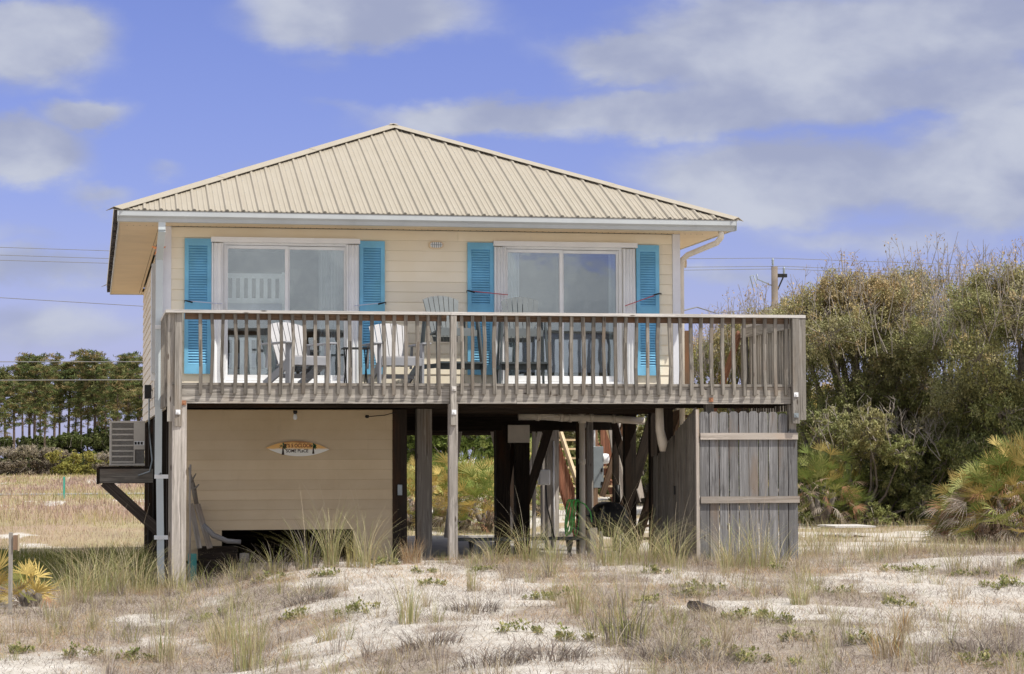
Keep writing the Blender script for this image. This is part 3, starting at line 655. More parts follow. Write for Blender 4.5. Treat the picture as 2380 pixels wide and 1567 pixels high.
# ---------------------------------------------------------------- shower fence
fn = thing('picket_fence', 'grey dog-eared wooden picket fence below the right end of the deck', 'fence', (7.75, -2, .3))
def picket(x0, x1, y0, y1, z0, z1, side=False, mat='fence_wood'):
    m = MB(); c = .028; t = z1
    if not side: m.prism([(x0, y0, z0), (x1, y0, z0), (x1, y0, t-c), (x1-c, y0, t), (x0+c, y0, t), (x0, y0, t-c)], (0, y1-y0, 0))
    else: m.prism([(x0, y0, z0), (x0, y0, t-c), (x0, y0+c, t), (x0, y1-c, t), (x0, y1, t-c), (x0, y1, z0)], (x1-x0, 0, 0))
    tt = rnd.uniform(.3, .9); m.t = [tt]*len(m.t); m.g = [(g[2], g[0], g[1]) for g in m.g]
    return m.build('picket', M[mat], fn)
n = 10; w = (8.44-7.06)/n
for k in range(n):
    x0 = 7.06+k*w; picket(x0+.008, x0+w-.005, -2.0, -1.984, .2, 2.43+rnd.uniform(-.012, .012)-(.25 if k == n-1 else .02 if k > 7 else 0))
y = -1.98; k = 0
while y < .35:
    q = (y+1.98)/2.3; zt = 2.47-.62*min(1, q*1.15)**1.1+rnd.uniform(-.02, .02); picket(7.02, 7.038, y, y+.088, .2, zt, True, 'baluster_wood'); y += .094; k += 1
mb = MB(); mb.box(7.012, 7.055, -2.02, -1.985, .2, 2.46); mb.build('corner_board', M['batten_wood'], fn)
for z, x1 in ((2.055, 8.435), (1.20, 8.45)):
    mb = MB(); mb.box(7.07, x1, -2.04, -2.002, z, z+.09); mb.build('rail', M['batten_wood'], fn)
for z in (2.0, .9): mb = MB(); mb.box(7.05, 7.09, -1.95, .3, z-.3*(z > 1), z+.09-.3*(z > 1)); mb.build('rail', M['fence_wood'], fn)
mb = MB(); mb.box(7.0, 7.018, -.9, -.86, 1.30, 1.42); mb.build('latch', M['black'], fn)

# ---------------------------------------------------------------- chairs
def put(root, loc, rz):
    root.location = loc; root.rotation_euler = (0, 0, rz)
def fan_back(t, y0, z0, y1, z1, wb, wt, n, mat, arch, gap=.012):
    for i in range(n):
        f0 = (i)/n; f1 = (i+1)/n; m = MB(); K = []
        for s, (yy, zz, w) in enumerate(((y0, z0, wb), (y1, z1, wt))):
            for f in (f0, f1):
                g = gap/2*(1 if f == f0 else -1); dz = -arch*abs(2*f-1)**2 if s else 0
                K.append(((f-.5)*w+g, yy+dz*.35, zz+dz))
        (a, b, c, d) = K; th = .02
        m.hexa([a, b, (b[0], b[1]+th, b[2]), (a[0], a[1]+th, a[2]), c, d, (d[0], d[1]+th, d[2]), (c[0], c[1]+th, c[2])]); m.build('back_slat', mat, t)
def adirondack(label, loc, rz):
    t = thing('adirondack_chair', label, 'chair', (0, 0, 0), 'low adirondack chairs on the deck')
    fan_back(t, .16, .27, .42, .88, .46, .56, 7, M['palepoly'], .05)
    m = MB()
    for k in range(6): y = -.27+k*.075; m.box(-.26, .26, y, y+.066, .375-.02*k, .395-.02*k)
    m.build('seat', M['palepoly'], t)
    m = MB(); m.box(-.28, .28, -.295, -.275, .27, .375); m.build('apron', M['armgrey'], t)
    m = MB(); m.box(-.26, .26, .02, .04, .10, .16); m.build('stretcher', M['armgrey'], t)
    for s in (-1, 1):
        m = MB(); m.box(s*.34-.065, s*.34+.065, -.34, .36, .555, .58); m.build('armrest', M['armgrey'], t, bevel=.008)
        m = MB(); m.box(s*.30-.014, s*.30+.014, -.29, -.17, 0, .555); m.build('leg', M['armgrey'], t)
        m = MB(); m.bar((s*.27, -.25, .32), (s*.27, .50, .02), .025, .11); m.build('leg', M['armgrey'], t)
        m = MB(); m.bar((s*.31, .30, .555), (s*.31, .36, .25), .025, .05); m.build('arm_support', M['armgrey'], t)
    put(t, loc, rz); return t
adirondack('low pale grey adirondack chair turned towards the folding table, in front of the left door', (1.78, -.95, ZD), R(24))
adirondack('low pale grey adirondack chair facing forward in front of the cream wall', (3.10, -.90, ZD), R(8))
def tallchair(label, loc, rz):
    t = thing('balcony_chair', label, 'chair', (0, 0, 0), 'tall dark grey deck chairs')
    fan_back(t, .17, .62, .36, 1.27, .36, .54, 7, M['slate2'], .06, .010)
    m = MB()
    for k in range(6): y = -.27+k*.075; m.box(-.25, .25, y, y+.066, .765-.012*k, .79-.012*k)
    m.box(-.27, .27, -.295, -.272, .68, .765); m.build('seat', M['slate2'], t)
    m = MB(); m.box(-.33, .33, -.42, -.30, .30, .325); m.box(-.33, .33, -.32, -.30, .22, .30); m.build('footrest', M['slate'], t)
    for s in (-1, 1):
        m = MB(); m.box(s*.33-.06, s*.33+.06, -.32, .34, .965, .99); m.build('armrest', M['slate'], t, bevel=.006)
        m = MB(); m.bar((s*.29, -.24, .965), (s*.34, -.38, 0), .028, .085, up=(0, 1, 0)); m.build('leg', M['slate'], t)
        m = MB(); m.bar((s*.29, .22, .965), (s*.33, .36, 0), .028, .085, up=(0, 1, 0)); m.build('leg', M['slate'], t)
        m = MB(); m.box(s*.315-.012, s*.315+.012, -.34, .33, .24, .30); m.build('side_rail', M['slate'], t)
    put(t, loc, rz); return t
tallchair('tall dark grey deck chair behind the middle post, in front of the cream wall', (3.86, -.85, ZD), R(14))
tallchair('tall dark grey deck chair in front of the right sliding door', (4.87, -.80, ZD), R(-6))
t = thing('folding_table', 'small black folding side table between the two low chairs', 'table', (2.54, -.95, ZD))
m = MB(); m.box(2.36, 2.72, -1.12, -.78, ZD+.50, ZD+.515); m.build('tabletop', M['black'], t)
for x in (2.40, 2.68):
    for a, b in ((-1.10, -.80), (-.80, -1.10)): m = MB(); m.tube([(x, a, ZD), (x, b, ZD+.5)], .009, 6); m.build('leg', M['black'], t)

# ---------------------------------------------------------------- inside the rooms
t = thing('bunk_bed', 'white slatted bunk bed end behind the left sliding door', 'bed', (1.3, .9, 2.82))
for z0, z1 in ((4.00, 4.42), (3.0, 3.55)):
    m = MB(); m.box(.80, 1.68, .34, .38, z1-.07, z1); m.box(.80, 1.68, .34, .38, z0, z0+.07)
    for k in range(8): m.box(.84+k*.11, .84+k*.11+.055, .345, .375, z0+.07, z1-.07)
    m.build('headboard', M['white'], t)
for x in (.76, 1.65): m = MB(); m.box(x, x+.07, .33, .39, 2.82, 4.44); m.build('post', M['white'], t)
m = MB(); m.box(.78, 1.7, .42, 2.4, 3.85, 4.02); m.build('mattress', M['linen'], t, 'upper mattress'); m = MB(); m.box(.78, 1.7, .42, 2.4, 3.1, 3.3); m.build('mattress', M['linen'], t)
t = thing('bed', 'bed with a pale blue bedspread behind the right sliding door', 'bed', (5.9, 1.9, 2.82))
m = MB(); m.box(5.0, 6.9, .55, 2.4, 3.15, 3.62); m.build('mattress', M['linen'], t, bevel=.05)
m = MB(); m.box(5.02, 6.88, .52, .54, 3.05, 3.35); m.build('bedspread', M['linen'], t)
for x in (5.1, 6.75): m = MB(); m.box(x, x+.07, .6, .67, 2.82, 3.15); m.build('leg', M['black'], t)
def curtain(x0, x1, y, z0, z1, mat, label):
    k = 24; V = []; F = []
    for i in range(k+1):
        x = x0+(x1-x0)*i/k; yy = y+.025*math.sin(i*1.9)+.01*math.sin(i*.7)
        V += [(x, yy, z0), (x, yy, z1), (x, yy+.003, z0), (x, yy+.003, z1)]
    for i in range(k): b = i*4; F += [(b, b+4, b+5, b+1), (b+2, b+3, b+7, b+6), (b+1, b+5, b+7, b+3), (b, b+2, b+6, b+4)]
    me = bpy.data.meshes.new('curtain'); me.from_pydata(V, [], F); prop(link_mesh('curtain', me, M[mat]), label, 'curtain')
curtain(2.15, 2.5, .18, 2.86, 4.78, 'greycurtain', 'grey curtain drawn behind the right pane of the left sliding door')
curtain(4.80, 5.02, .18, 2.86, 4.78, 'curtain', 'sheer white curtain at the left edge of the right sliding door')
curtain(6.33, 6.45, .18, 2.86, 4.78, 'curtain', 'narrow sheer curtain at the right edge of the right sliding door')
t = thing('dresser', 'dark wooden dresser inside the left room', 'dresser', (2.3, 2.2, 2.82))
m = MB(); m.box(1.9, 2.9, 2.0, 2.5, 2.9, 3.6); m.build('cabinet', M['dark_wood'], t)
for z in (3.0, 3.2, 3.4): m = MB(); m.box(1.95, 2.85, 1.98, 1.998, z, z+.17); m.build('drawer', M['red_wood'], t)

# ---------------------------------------------------------------- wall fittings
t = thing('wall_light', 'oval caged bulkhead light on the cream front wall', 'light', (3.785, -.03, 4.82))
def oval(m, cx, cz, rx, rz, y0, y1, n=28, inner=None):
    P = [(cx+rx*math.copysign(abs(math.cos(a))**.7, math.cos(a)), y0, cz+rz*math.copysign(abs(math.sin(a))**.7, math.sin(a))) for a in [2*math.pi*i/n for i in range(n)]]
    m.prism(P, (0, y1-y0, 0))
m = MB(); oval(m, 3.785, 4.82, .105, .055, -.05, -.02); m.build('base', M['soffit'], t)
m = MB(); oval(m, 3.785, 4.82, .085, .038, -.075, -.05); m.build('lens', M['white'], t)
m = MB()
for k in range(-2, 3): m.box(3.785+k*.03-.003, 3.785+k*.03+.003, -.085, -.076, 4.78, 4.86)
m.box(3.70, 3.87, -.09, -.084, 4.817, 4.823); m.build('cage', M['galv'], t)
for (a, b, mt, lb) in (((.30, 3.99), (.78, 3.955), 'linen', 'pale cord hooked across the leftmost blue shutter'), ((2.62, 3.945), (3.03, 3.99), 'linen', 'pale cord hooked across the blue shutter right of the left door'),
                   ((4.24, 4.17), (4.80, 4.12), 'redcord', 'red cord hooked across the blue shutter left of the right door'), ((6.50, 3.98), (7.0, 4.16), 'redcord', 'red cord slanting up across the rightmost blue shutter')):
    t = thing('bungee_cord', lb, 'cord', (a[0], -.1, a[1]))
    m = MB(); m.tube([(a[0], -.13, a[1]), (b[0], -.13, b[1])], .006, 5); m.build('cord', M[mt], t)
    hx = b if abs(b[0]-3.03) < .01 or abs(b[0]-7.0) < .01 else a; sg = -1 if hx is a else 1
    m = MB(); m.tube([(hx[0]-.08*sg, -.13, hx[1]-.02), (hx[0], -.135, hx[1]), (hx[0]+.03*sg, -.13, hx[1]+.005), (hx[0]+.03*sg, -.11, hx[1]-.02)], [.013, .011, .007, .005], 6); m.build('hook', M['black'], t)
m = MB()
for k in range(5):
    a = math.pi/2+k*2*math.pi/5; m.tube([(-.085, -.16, 4.70), (-.085+.05*math.cos(a), -.165, 4.70+.05*math.sin(a)), (-.085+.10*math.cos(a), -.16, 4.70+.10*math.sin(a))], [.026, .018, .005], 6)
prop(m.build('starfish', M['orange']), 'orange starfish ornament on the left corner of the house', 'ornament')
t = thing('security_light', 'round security light on the right wall under the eave', 'light', (7.40, .25, 4.63))
m = MB(); m.lathe((7.42, .25, 4.63), [(.0, -.02), (.03, -.02), (.05, .0), (.065, .08), (.0, .08)], 14, 'x'); m.build('lamp_head', M['soffit'], t)
m = MB(); m.tube([(7.345, .25, 4.72), (7.40, .25, 4.68)], .012, 6); m.build('bracket', M['galv'], t)
# surfboard sign
sx, sy, sz = 1.84, -.03, 1.955
t = thing('surfboard_sign', 'painted surfboard sign reading it\'s 5 oclock some place on the tan lower wall', 'sign', (sx, sy, sz))
def bz(u, s): return s*.105*max(0, 1-abs(u)**2.1)
n = 30; P = [(sx+.44*(-1+2*i/n), sy-.012, sz-.05*0+bz(-1+2*i/n, -1)-.012*(-1+2*i/n)) for i in range(n+1)]+[(sx+.44*(1-2*i/n), sy-.012, sz+bz(1-2*i/n, 1)-.012*(1-2*i/n)) for i in range(1, n)]
m = MB(); m.prism(P, (0, .02, 0))
def signmat():
    mt, nt, b = newmat('surfboard_paint'); tc = nt.nodes.new('ShaderNodeNewGeometry').outputs['Position']; s = nt.nodes.new('ShaderNodeSeparateXYZ'); nt.links.new(tc, s.inputs[0])
    zz = mathn(nt, 'ADD', s.outputs[2], mathn(nt, 'MULTIPLY', noise(nt, tc, 9, 4, .6), .04))
    c = mixc(nt, mapr(nt, zz, sz+.0, sz+.035), (.80, .80, .74), (.80, .46, .13)); c = mixc(nt, mapr(nt, zz, sz+.085, sz+.115), c, (.36, .16, .04))
    nt.links.new(c, b.inputs['Base Color']); b.inputs['Roughness'].default_value = .4; return mt
m.build('board', signmat(), t)
def text(body, x, z, size, mat, sx_=1.):
    cu = bpy.data.curves.new('lettering', 'FONT'); cu.body = body; cu.size = size; cu.align_x = 'CENTER'; cu.align_y = 'CENTER'; cu.extrude = .001; cu.offset = .0012
    o = bpy.data.objects.new('tmp', cu); C.objects.link(o); bpy.context.view_layer.update()
    me = bpy.data.meshes.new_from_object(o); bpy.data.objects.remove(o)
    for v in me.vertices: x_, y_, z_ = v.co; v.co = (x+x_*sx_-t.location.x, sy-.0145-z_-t.location.y, z+y_-t.location.z)
    link_mesh('lettering', me, M[mat], t)
text("IT'S 5 OCLOCK", sx+.0, sz+.04, .070, 'redpaint', .82); text('SOME PLaCE', sx-.01, sz-.032, .064, 'brownpaint', .88)
for px, k in ((-.205, 1.), (.215, .85)):
    m = MB(); m.prism([(sx+px-.018*k, sy-.013, sz-.085*k), (sx+px+.018*k, sy-.013, sz-.085*k), (sx+px+.005, sy-.013, sz+.035), (sx+px-.005, sy-.013, sz+.035)], (0, -.002, 0)); m.build('painted_trunk', M['brownpaint'], t)
    m = MB()
    for a in (-200, -165, -20, 20, -50, 80): 
        a = R(a); d = Vector((math.cos(a), 0, math.sin(a))); q = Vector((sx+px, sy-.0135, sz+.035)); nn = Vector((-d.z, 0, d.x)); L_ = .06*k
        m.prism([q, q+d*L_*.5+nn*.014+Vector((0, 0, .012)), q+d*L_+Vector((0, 0, -.01)), q+d*L_*.5-nn*.010], (0, -.0015, 0))
    m.build('painted_leaves', M['greenpaint'], t)
# light bulb, spotlight
t = thing('light_bulb', 'bare light bulb hanging under the deck above the tan wall', 'light bulb', (1.78, -.3, 2.5))
m = MB(); m.lathe((1.78, -.3, 2.41), [(0, -.06), (.02, -.055), (.03, -.03), (.025, 0), (.014, .02)], 12); m.build('bulb', M['curtain'], t)
m = MB(); m.lathe((1.78, -.3, 2.43), [(.016, 0), (.03, .02), (.03, .05), (0, .05)], 12); m.build('socket', M['black'], t)
t = thing('spotlight', 'small black lamp on a thin arm at the top of the tan wall', 'light', (2.95, -.1, 2.45))
m = MB(); m.lathe((2.80, -.1, 2.40), [(0, -.03), (.022, -.02), (.022, .02), (0, .03)], 10, 'x'); m.build('lamp_head', M['black'], t)
m = MB(); m.tube([(2.82, -.1, 2.40), (3.05, -.08, 2.42), (3.2, -.06, 2.46)], .006, 5); m.build('arm', M['black'], t)

m = MB(); m.box(3.235, 3.30, -.06, -.032, 1.30, 1.45); prop(m.build('outlet_box', M['galv'], None, None, .006), 'small grey outlet box on the black piling beside the tan wall', 'outlet box')
# air conditioner
AX0, AX1, AY0, AZ0, AZ1 = -.68, -.13, 5.3, 1.71, 2.43
t = thing('air_conditioner', 'beige outdoor air conditioner unit on a bracket platform at the left side', 'air conditioner', (-.4, 5.6, 1.7))
m = MB(); m.box(AX0+.01, AX1-.01, AY0+.02, AY0+.66, AZ0+.01, AZ1-.02); m.build('coil', M['acdark'], t)
m = MB(); m.box(AX0-.005, AX1, AY0, AY0+.68, AZ1-.035, AZ1); m.box(AX0-.005, AX1, AY0, AY0+.68, AZ0, AZ0+.035)
m.box(AX0-.004, AX0+.03, AY0+.001, AY0+.04, AZ0+.035, AZ1-.035); m.box(AX1-.18, AX1-.001, AY0+.001, AY0+.3, AZ0+.26, AZ1-.035); m.box(AX1-.18, AX1-.155, AY0+.001, AY0+.3, AZ0+.035, AZ0+.26)
m.box(AX0-.004, AX0+.03, AY0+.63, AY0+.679, AZ0+.035, AZ1-.035); m.build('casing', M['ac'], t, bevel=.006)
m = MB()
for k in range(7): z = AZ0+.05+k*.088; m.box(AX0+.03, AX1-.182, AY0+.004, AY0+.018, z, z+.024)
for k in range(24): x = AX0+.035+k*.0138; m.box(x, x+.0035, AY0+.006, AY0+.014, AZ0+.036, AZ1-.036)
m.build('grille', M['ac'], t)
m = MB()
for k in range(3): m.box(AX1-.165+k*.048, AX1-.13+k*.048, AY0-.004, AY0, AZ0+.34, AZ0+.385)
m.build('rating_label', M['blackish'], t); m = MB(); m.box(AX1-.17, AX1-.01, AY0-.002, AY0+.0005, AZ0+.33, AZ0+.395); m.build('rating_plate', M['white'], t)

# ---------------------------------------------------------------- things under the house
t = thing('drain_pipe', 'cream plastic drain pipes running under the floor and down to the ground', 'pipe', (6.33, 2, .3))
m = MB(); m.tube([(5.35, 2, 2.44), (5.75, 2, 2.44), (6.05, 2, 2.42), (6.3, 2, 2.42), (6.7, 2, 2.41), (7.3, 2, 2.37)], .056, 12); m.build('pipe', M['pvc'], t)
m = MB(); m.tube([(6.33, 2, 2.55), (6.33, 2, .2)], .045, 12); m.tube([(5.72, 2, 2.47), (5.72, 2, 2.6)], .055, 10); m.build('pipe', M['pvc'], t)
for x, z in ((5.62, 2.44), (5.98, 2.43), (6.12, 2.42), (6.45, 2.42), (6.8, 2.405)): m = MB(); m.tube([(x, 2, z), (x+.05, 2, z-.003)], .066, 12); m.build('coupling', M['pvc'], t)
m = MB(); m.tube([(6.33, 2, 1.72), (6.33, 2, 1.80)], .054, 12); m.build('coupling', M['pvc'], t)
m = MB(); m.tube([(6.33, 2, 2.34), (6.33, 2, 2.48)], .058, 12); m.build('coupling', M['pvc'], t)
m = MB(); m.tube([(6.79, -.9, 2.56), (6.80, -.9, 2.2), (6.84, -.9, 2.02), (6.84, -.9, 1.90)], [.055, .06, .07, .04], 12); prop(m.build('hanging_pipe', M['pvc']), 'stained cream pipe hanging from the deck left of the picket fence', 'pipe')
t = thing('electric_meter', 'grey metal meter cabinet with a round white meter beside the stairs', 'electric meter', (7.25, 5, 1.3))
m = MB(); m.box(7.17, 7.34, 4.95, 5.1, 1.32, 2.0); m.build('cabinet', M['galv'], t, bevel=.005)
m = MB(); m.box(7.30, 7.325, 4.935, 4.95, 1.36, 1.42); m.box(7.30, 7.325, 4.935, 4.95, 1.58, 1.64); m.build('latch', M['black'], t)
m = MB(); m.lathe((7.34, 5.02, 1.80), [(.085, 0), (.085, .06), (.075, .10), (0, .12)], 20, 'x'); m.build('meter_dial', M['white'], t)
m = MB(); m.tube([(7.19, 5.02, 2.0), (7.19, 5.02, 2.45)], .03, 10); m.build('conduit', M['white'], t)
t = thing('utility_box', 'white plastic box fixed low on the pale piling', 'box', (6.53, 5.9, 1.4))
m = MB(); m.box(6.43, 6.62, 5.8, 5.98, 1.36, 1.62); m.build('casing', M['white'], t, bevel=.02)
m = MB(); m.tube([(6.56, 5.9, 1.37), (6.58, 5.9, 1.0), (6.72, 5.9, .4)], .012, 6); m.build('cable', M['black'], t)
m = MB(); m.tube([(6.71, 5.98, 2.1), (6.71, 5.97, .3)], .014, 6); prop(m.build('conduit_pipe', M['white']), 'thin white conduit running down the pale piling', 'pipe')
m = MB(); m.box(8.55, 8.62, 8.55, 8.62, 1.9, 2.05); prop(m.build('lantern', M['white']), 'small white lamp on a diagonal brace under the house', 'light')
m = MB()
for k in range(6):
    xt = 6.10+.035*k; xb = xt+rnd.uniform(-.13, .10)-.03; zb = rnd.uniform(.58, .72); wd = rnd.uniform(.02, .06); P = []
    for i in range(13): q = i/12*2*math.pi; P.append((xt+(xb-xt)*(1-math.cos(q))/2+wd*math.sin(q), 1.9+.03*k+.02*math.sin(q), 1.19-(1.19-zb)*(1-math.cos(q))/2))
    m.tube(P, .009, 6)
m.tube([(6.2, 1.9, 1.18), (6.33, 1.85, 1.12), (6.42, 1.85, 1.0), (6.44, 1.85, .85)], .010, 6)
prop(m.build('garden_hose', M['hose']), 'bright green garden hose hung in loops by the drain pipe', 'hose')
t = thing('grill', 'round black barrel grill standing on legs behind the tall grass', 'grill', (6.83, 2.4, .25))
m = MB(); m.lathe((6.83, 2.4, .87), [(0, -.28), (.24, -.27), (.27, -.22), (.27, .22), (.24, .27), (0, .28)], 28, 'y'); m.build('barrel', M['black'], t)
for x in (6.66, 7.0):
    for y in (2.2, 2.6): m = MB(); m.bar((x, y, .24), (x*.9+.683, y, .66), .03, .03); m.build('leg', M['black'], t)
m = MB(); m.tube([(6.58, 2.1, .92), (6.50, 2.05, .93), (6.50, 2.75, .93), (6.58, 2.7, .92)], .012, 6); m.build('handle', M['black'], t)
m = MB(); m.box(6.28, 6.56, 2.15, 2.65, .72, .745); m.build('side_shelf', M['black'], t); m = MB(); m.tube([(6.95, 2.3, 1.13), (6.95, 2.3, 1.4)], .04, 10); m.build('chimney', M['black'], t)
t = thing('bench', 'long low black bench standing under the house', 'bench', (5.2, .9, .27))
m = MB()
for k in range(3): m.box(4.25, 6.15, .80+k*.1, .89+k*.1, .62, .66)
m.build('seat', M['slate'], t)
for x in (4.45, 5.9):
    for a, b in ((.8, 1.1), (1.1, .8)): m = MB(); m.bar((x, a, .275), (x, b, .62), .04, .06); m.build('leg', M['slate'], t)
m = MB(); m.bar((4.5, .95, .35), (4.9, .95, .61), .04, .05); m.build('brace', M['slate'], t)
for i, (x0, x1, y0, z0, rz, lb) in enumerate(((4.7, 5.5, .1, .275, .05, 'short pale board lying under the black bench, nearest the front'), (4.9, 5.7, .35, .275, -.08, 'pale board lying askew under the black bench'), (4.4, 5.0, .6, .275, .12, 'short pale board lying furthest back under the black bench'))):
    m = MB(); m.bar((x0, y0, z0+.02), (x1, y0+rz*3, z0+.02), .09, .03); prop(m.build('loose_board', M['batten_wood']), lb, 'board')
m = MB(); m.box(3.85, 5.95, -1.75, -1.62, .30, .47); m.box(3.78, 5.9, -1.98, -1.80, .25, .42)
prop(m.build('timber_edging', M['cap_wood']), 'long pale timbers laid on the sand right of the middle post', 'timber')
m = MB(); m.box(5.98, 6.21, -.9, -.7, .30, .52, jit=.01); prop(m.build('cinder_block', M['pvc'], None, None, .01), 'pale block standing on the sand at the end of the timbers', 'block')
m = MB(); m.box(5.80, 5.90, -.9, -.86, .3, .85); m.box(5.93, 5.98, -.9, -.86, .3, .8); prop(m.build('stake', M['post_wood']), 'two pale upright stakes beside the pale block', 'stake')
# left clutter
for i, (a, b, w, mt, lb) in enumerate((((.48, -.35, .60), (.37, -.1, 1.20), .07, 'baluster_wood', 'brown plank leaning on the tan wall, leftmost of two'), ((.62, -.35, .60), (.46, -.1, 1.19), .08, 'baluster_wood', 'brown plank leaning on the tan wall, right of the other'))):
    m = MB(); m.bar(a, b, w, .035, up=(0, 1, 0)); prop(m.build('plank', M[mt]), lb, 'plank')
m = MB(); m.tube([(.345, -.5, 1.74), (.335, -.52, 1.3), (.345, -.5, .9), (.335, -.52, .1)], [.014, .016, .015, .014], 7); prop(m.build('pole_stick', M['post_wood']), 'pale thin stick standing beside the left front post', 'stick')
m = MB(); m.tube([(.33, -.3, 1.70), (.35, -.28, 1.6), (.40, -.25, 1.42), (.44, -.25, 1.2)], [.008, .02, .035, .03], 8); m.tube([(.36, -.28, 1.5), (.43, -.3, 1.62)], [.02, .006], 6); m.tube([(.40, -.27, 1.4), (.47, -.3, 1.47)], [.02, .008], 6); prop(m.build('driftwood', M['baluster_wood']), 'knotted driftwood propped above the leaning planks', 'driftwood')
m = MB(); m.tube([(.52, -.45, .93), (.66, -.46, .78), (.85, -.47, .70), (1.03, -.47, .69)], [.03, .04, .035, .03], 8); prop(m.build('driftwood', M['fence_wood']), 'curved grey driftwood log lying across the dark gap', 'driftwood')
m = MB(); m.box(.33, .44, -.4, -.2, .1, .53); prop(m.build('bin', M['teal'], None, None, .01), 'teal plastic bin on the ground behind the left post', 'bin')
m = MB(); m.box(.47, 1.0, -.3, .1, .1, .62); prop(m.build('crate', M['dark_wood']), 'dark crate standing under the curved driftwood', 'crate')
m = MB(); m.lathe((1.05, -.9, .0), [(.03, 0), (.035, .42), (.065, .45), (.065, .55), (0, .56)], 14); prop(m.build('bollard', M['grey_wood']), 'short grey round post with a cap in front of the dark crate', 'post')
t = thing('potted_grass', 'dry tufted grass in a low terracotta saucer by the brown piling', 'potted plant', (3.06, -2.6, .42)); POT = t
m = MB(); m.lathe((3.06, -2.6, .42), [(0, -.02), (.17, -.02), (.22, .035), (.235, .045), (.22, .05), (.18, .02), (0, .015)], 28); m.build('saucer', M['terracotta'], t)
# far and near bits
t = thing('birdhouse_post', 'thin grey post with a small box near the left edge', 'post', (-1.83, -6, .1))
m = MB(); m.box(-1.86, -1.815, -6.02, -5.98, .0, 1.02); m.build('post', M['grey_wood'], t); m = MB(); m.box(-1.812, -1.76, -6.04, -5.95, .83, .99); m.build('box', M['brown_wood'], t)
m = MB(); m.box(-1.762, -1.745, -6.045, -5.945, .82, 1.0); m.build('lid', M['new_wood'], t)
m = MB(); m.box(12.0, 12.75, 6.9, 7.9, .56, .59); m.box(12.0, 12.2, 6.5, 6.7, .42, .45); prop(m.build('plywood_sheet', M['cap_wood']), 'pale sheet of plywood lying on the sand right of the fence', 'plywood')
m = MB(); m.box(-2.22, -2.13, 73.9, 73.94, -.1, 1.02); prop(m.build('marker_post', M['marker']), 'slim green marker post in the field on the left', 'post')

# ---------------------------------------------------------------- vegetation
def blades(n, px, py, pz, h, lean, w, segs=3, az=None, curl=1.0, cols=None, colidx=None, sd=1):
    """curved tapering ribbons; all arguments arrays of length n"""
    g = np.random.default_rng(sd)
    az = g.uniform(0, 2*np.pi, n) if az is None else az
    dx, dy = np.cos(az), np.sin(az); ta = az+g.normal(0, .5, n)+np.pi/2; sx_, sy_ = np.cos(ta), np.sin(ta)
    V = np.zeros((n, segs+1, 2, 3)); 
    for k in range(segs+1):
        q = k/segs; out = lean*h*(q**(1+curl)); up = h*(q-.45*np.clip(lean, 0, 1.6)*curl*q*q*.6)
        ww = w*(1-.85*q)/2
        cx, cy_, cz = px+dx*out, py+dy*out, pz+up
        for s, sg in ((0, -1), (1, 1)):
            V[:, k, s, 0] = cx+sx_*ww*sg; V[:, k, s, 1] = cy_+sy_*ww*sg; V[:, k, s, 2] = cz
    b = (np.arange(n)*(segs+1)*2)[:, None]; k = (np.arange(segs)*2)[None, :]
    F = np.stack([b+k, b+k+1, b+k+3, b+k+2], -1).reshape(-1, 4)
    cc = cols[g.integers(0, len(cols), n) if colidx is None else colidx]*g.uniform(.75, 1.2, (n, 1))
    col = np.repeat(cc, (segs+1)*2, 0)
    return V.reshape(-1, 3), F, col
def join(parts):
    V = []; F = []; Cc = []; b = 0
    for v, f, c in parts: V.append(v); F.append(f+b); Cc.append(c); b += len(v)
    return np.concatenate(V), np.concatenate(F), np.concatenate(Cc)
DRY = np.array([(.54, .45, .31), (.44, .35, .24), (.64, .56, .43), (.34, .26, .18), (.50, .42, .24)])
GREY = np.array([(.43, .38, .33), (.27, .225, .19), (.55, .50, .45), (.20, .16, .135), (.37, .30, .27)])
GRN = np.array([(.24, .27, .09), (.32, .32, .12), (.20, .22, .07), (.42, .38, .17), (.30, .27, .10)])
OAT = np.array([(.42, .42, .20), (.52, .47, .26), (.34, .36, .14), (.60, .52, .34), (.46, .36, .20)])
# low dry growth over the dune
def scatter(n, x0, x1, y0, y1, thr, seed, power=1.):
    g = np.random.default_rng(seed); X = g.uniform(x0, x1, n*3); Y = g.uniform(y0, y1, n*3)
    keep = g.uniform(0, 1, n*3) < np.clip(veg(X, Y), thr, 1)**power*(.25+1.0*fbm(X, Y, .5, 60, 3)**1.5*1.4)
    X, Y = X[keep][:n], Y[keep][:n]; return X, Y
parts = []
X, Y = scatter(185000, -7, 15, -17.6, .2, .52, 5); n = len(X); g = NR     # thatch: nearly flat fibres
def zone(X, Y, seed, pals):                              # growth changes colour from place to place
    q = fbm(X, Y*.7, 1.1, seed, 3)+NR.normal(0, .045, len(X)); cut = np.linspace(.36, .64, len(pals)-1); gi = np.searchsorted(cut, q)
    allp = np.concatenate(pals); st = np.cumsum([0]+[len(p) for p in pals])
    return allp, np.array([st[i] for i in gi])+(NR.uniform(0, 1, len(X))*np.array([len(pals[i]) for i in gi])).astype(int)
def drygrey(ci, Y, allp, ng):                            # the nearest growth is greyer
    k = (NR.uniform(0, 1, len(Y)) < .6*sst(Y, -9.5, -14)); ci = ci.copy(); ci[k] = len(allp)-1-NR.integers(0, ng, int(k.sum())); return ci
RUST = np.array([(.50, .34, .20), (.40, .26, .15), (.58, .42, .26)]); GOLDG = np.array([(.50, .42, .17), (.40, .37, .14), (.58, .48, .24)])
DARKG = np.array([(.16, .12, .09), (.24, .19, .15), (.11, .085, .07), (.42, .35, .28)])
ap, ci = zone(X, Y, 81, [GREY, DARKG, GREY, RUST, GREY])
ap = np.concatenate([ap, GREY, DARKG]); ci = drygrey(ci, Y, ap, 9)
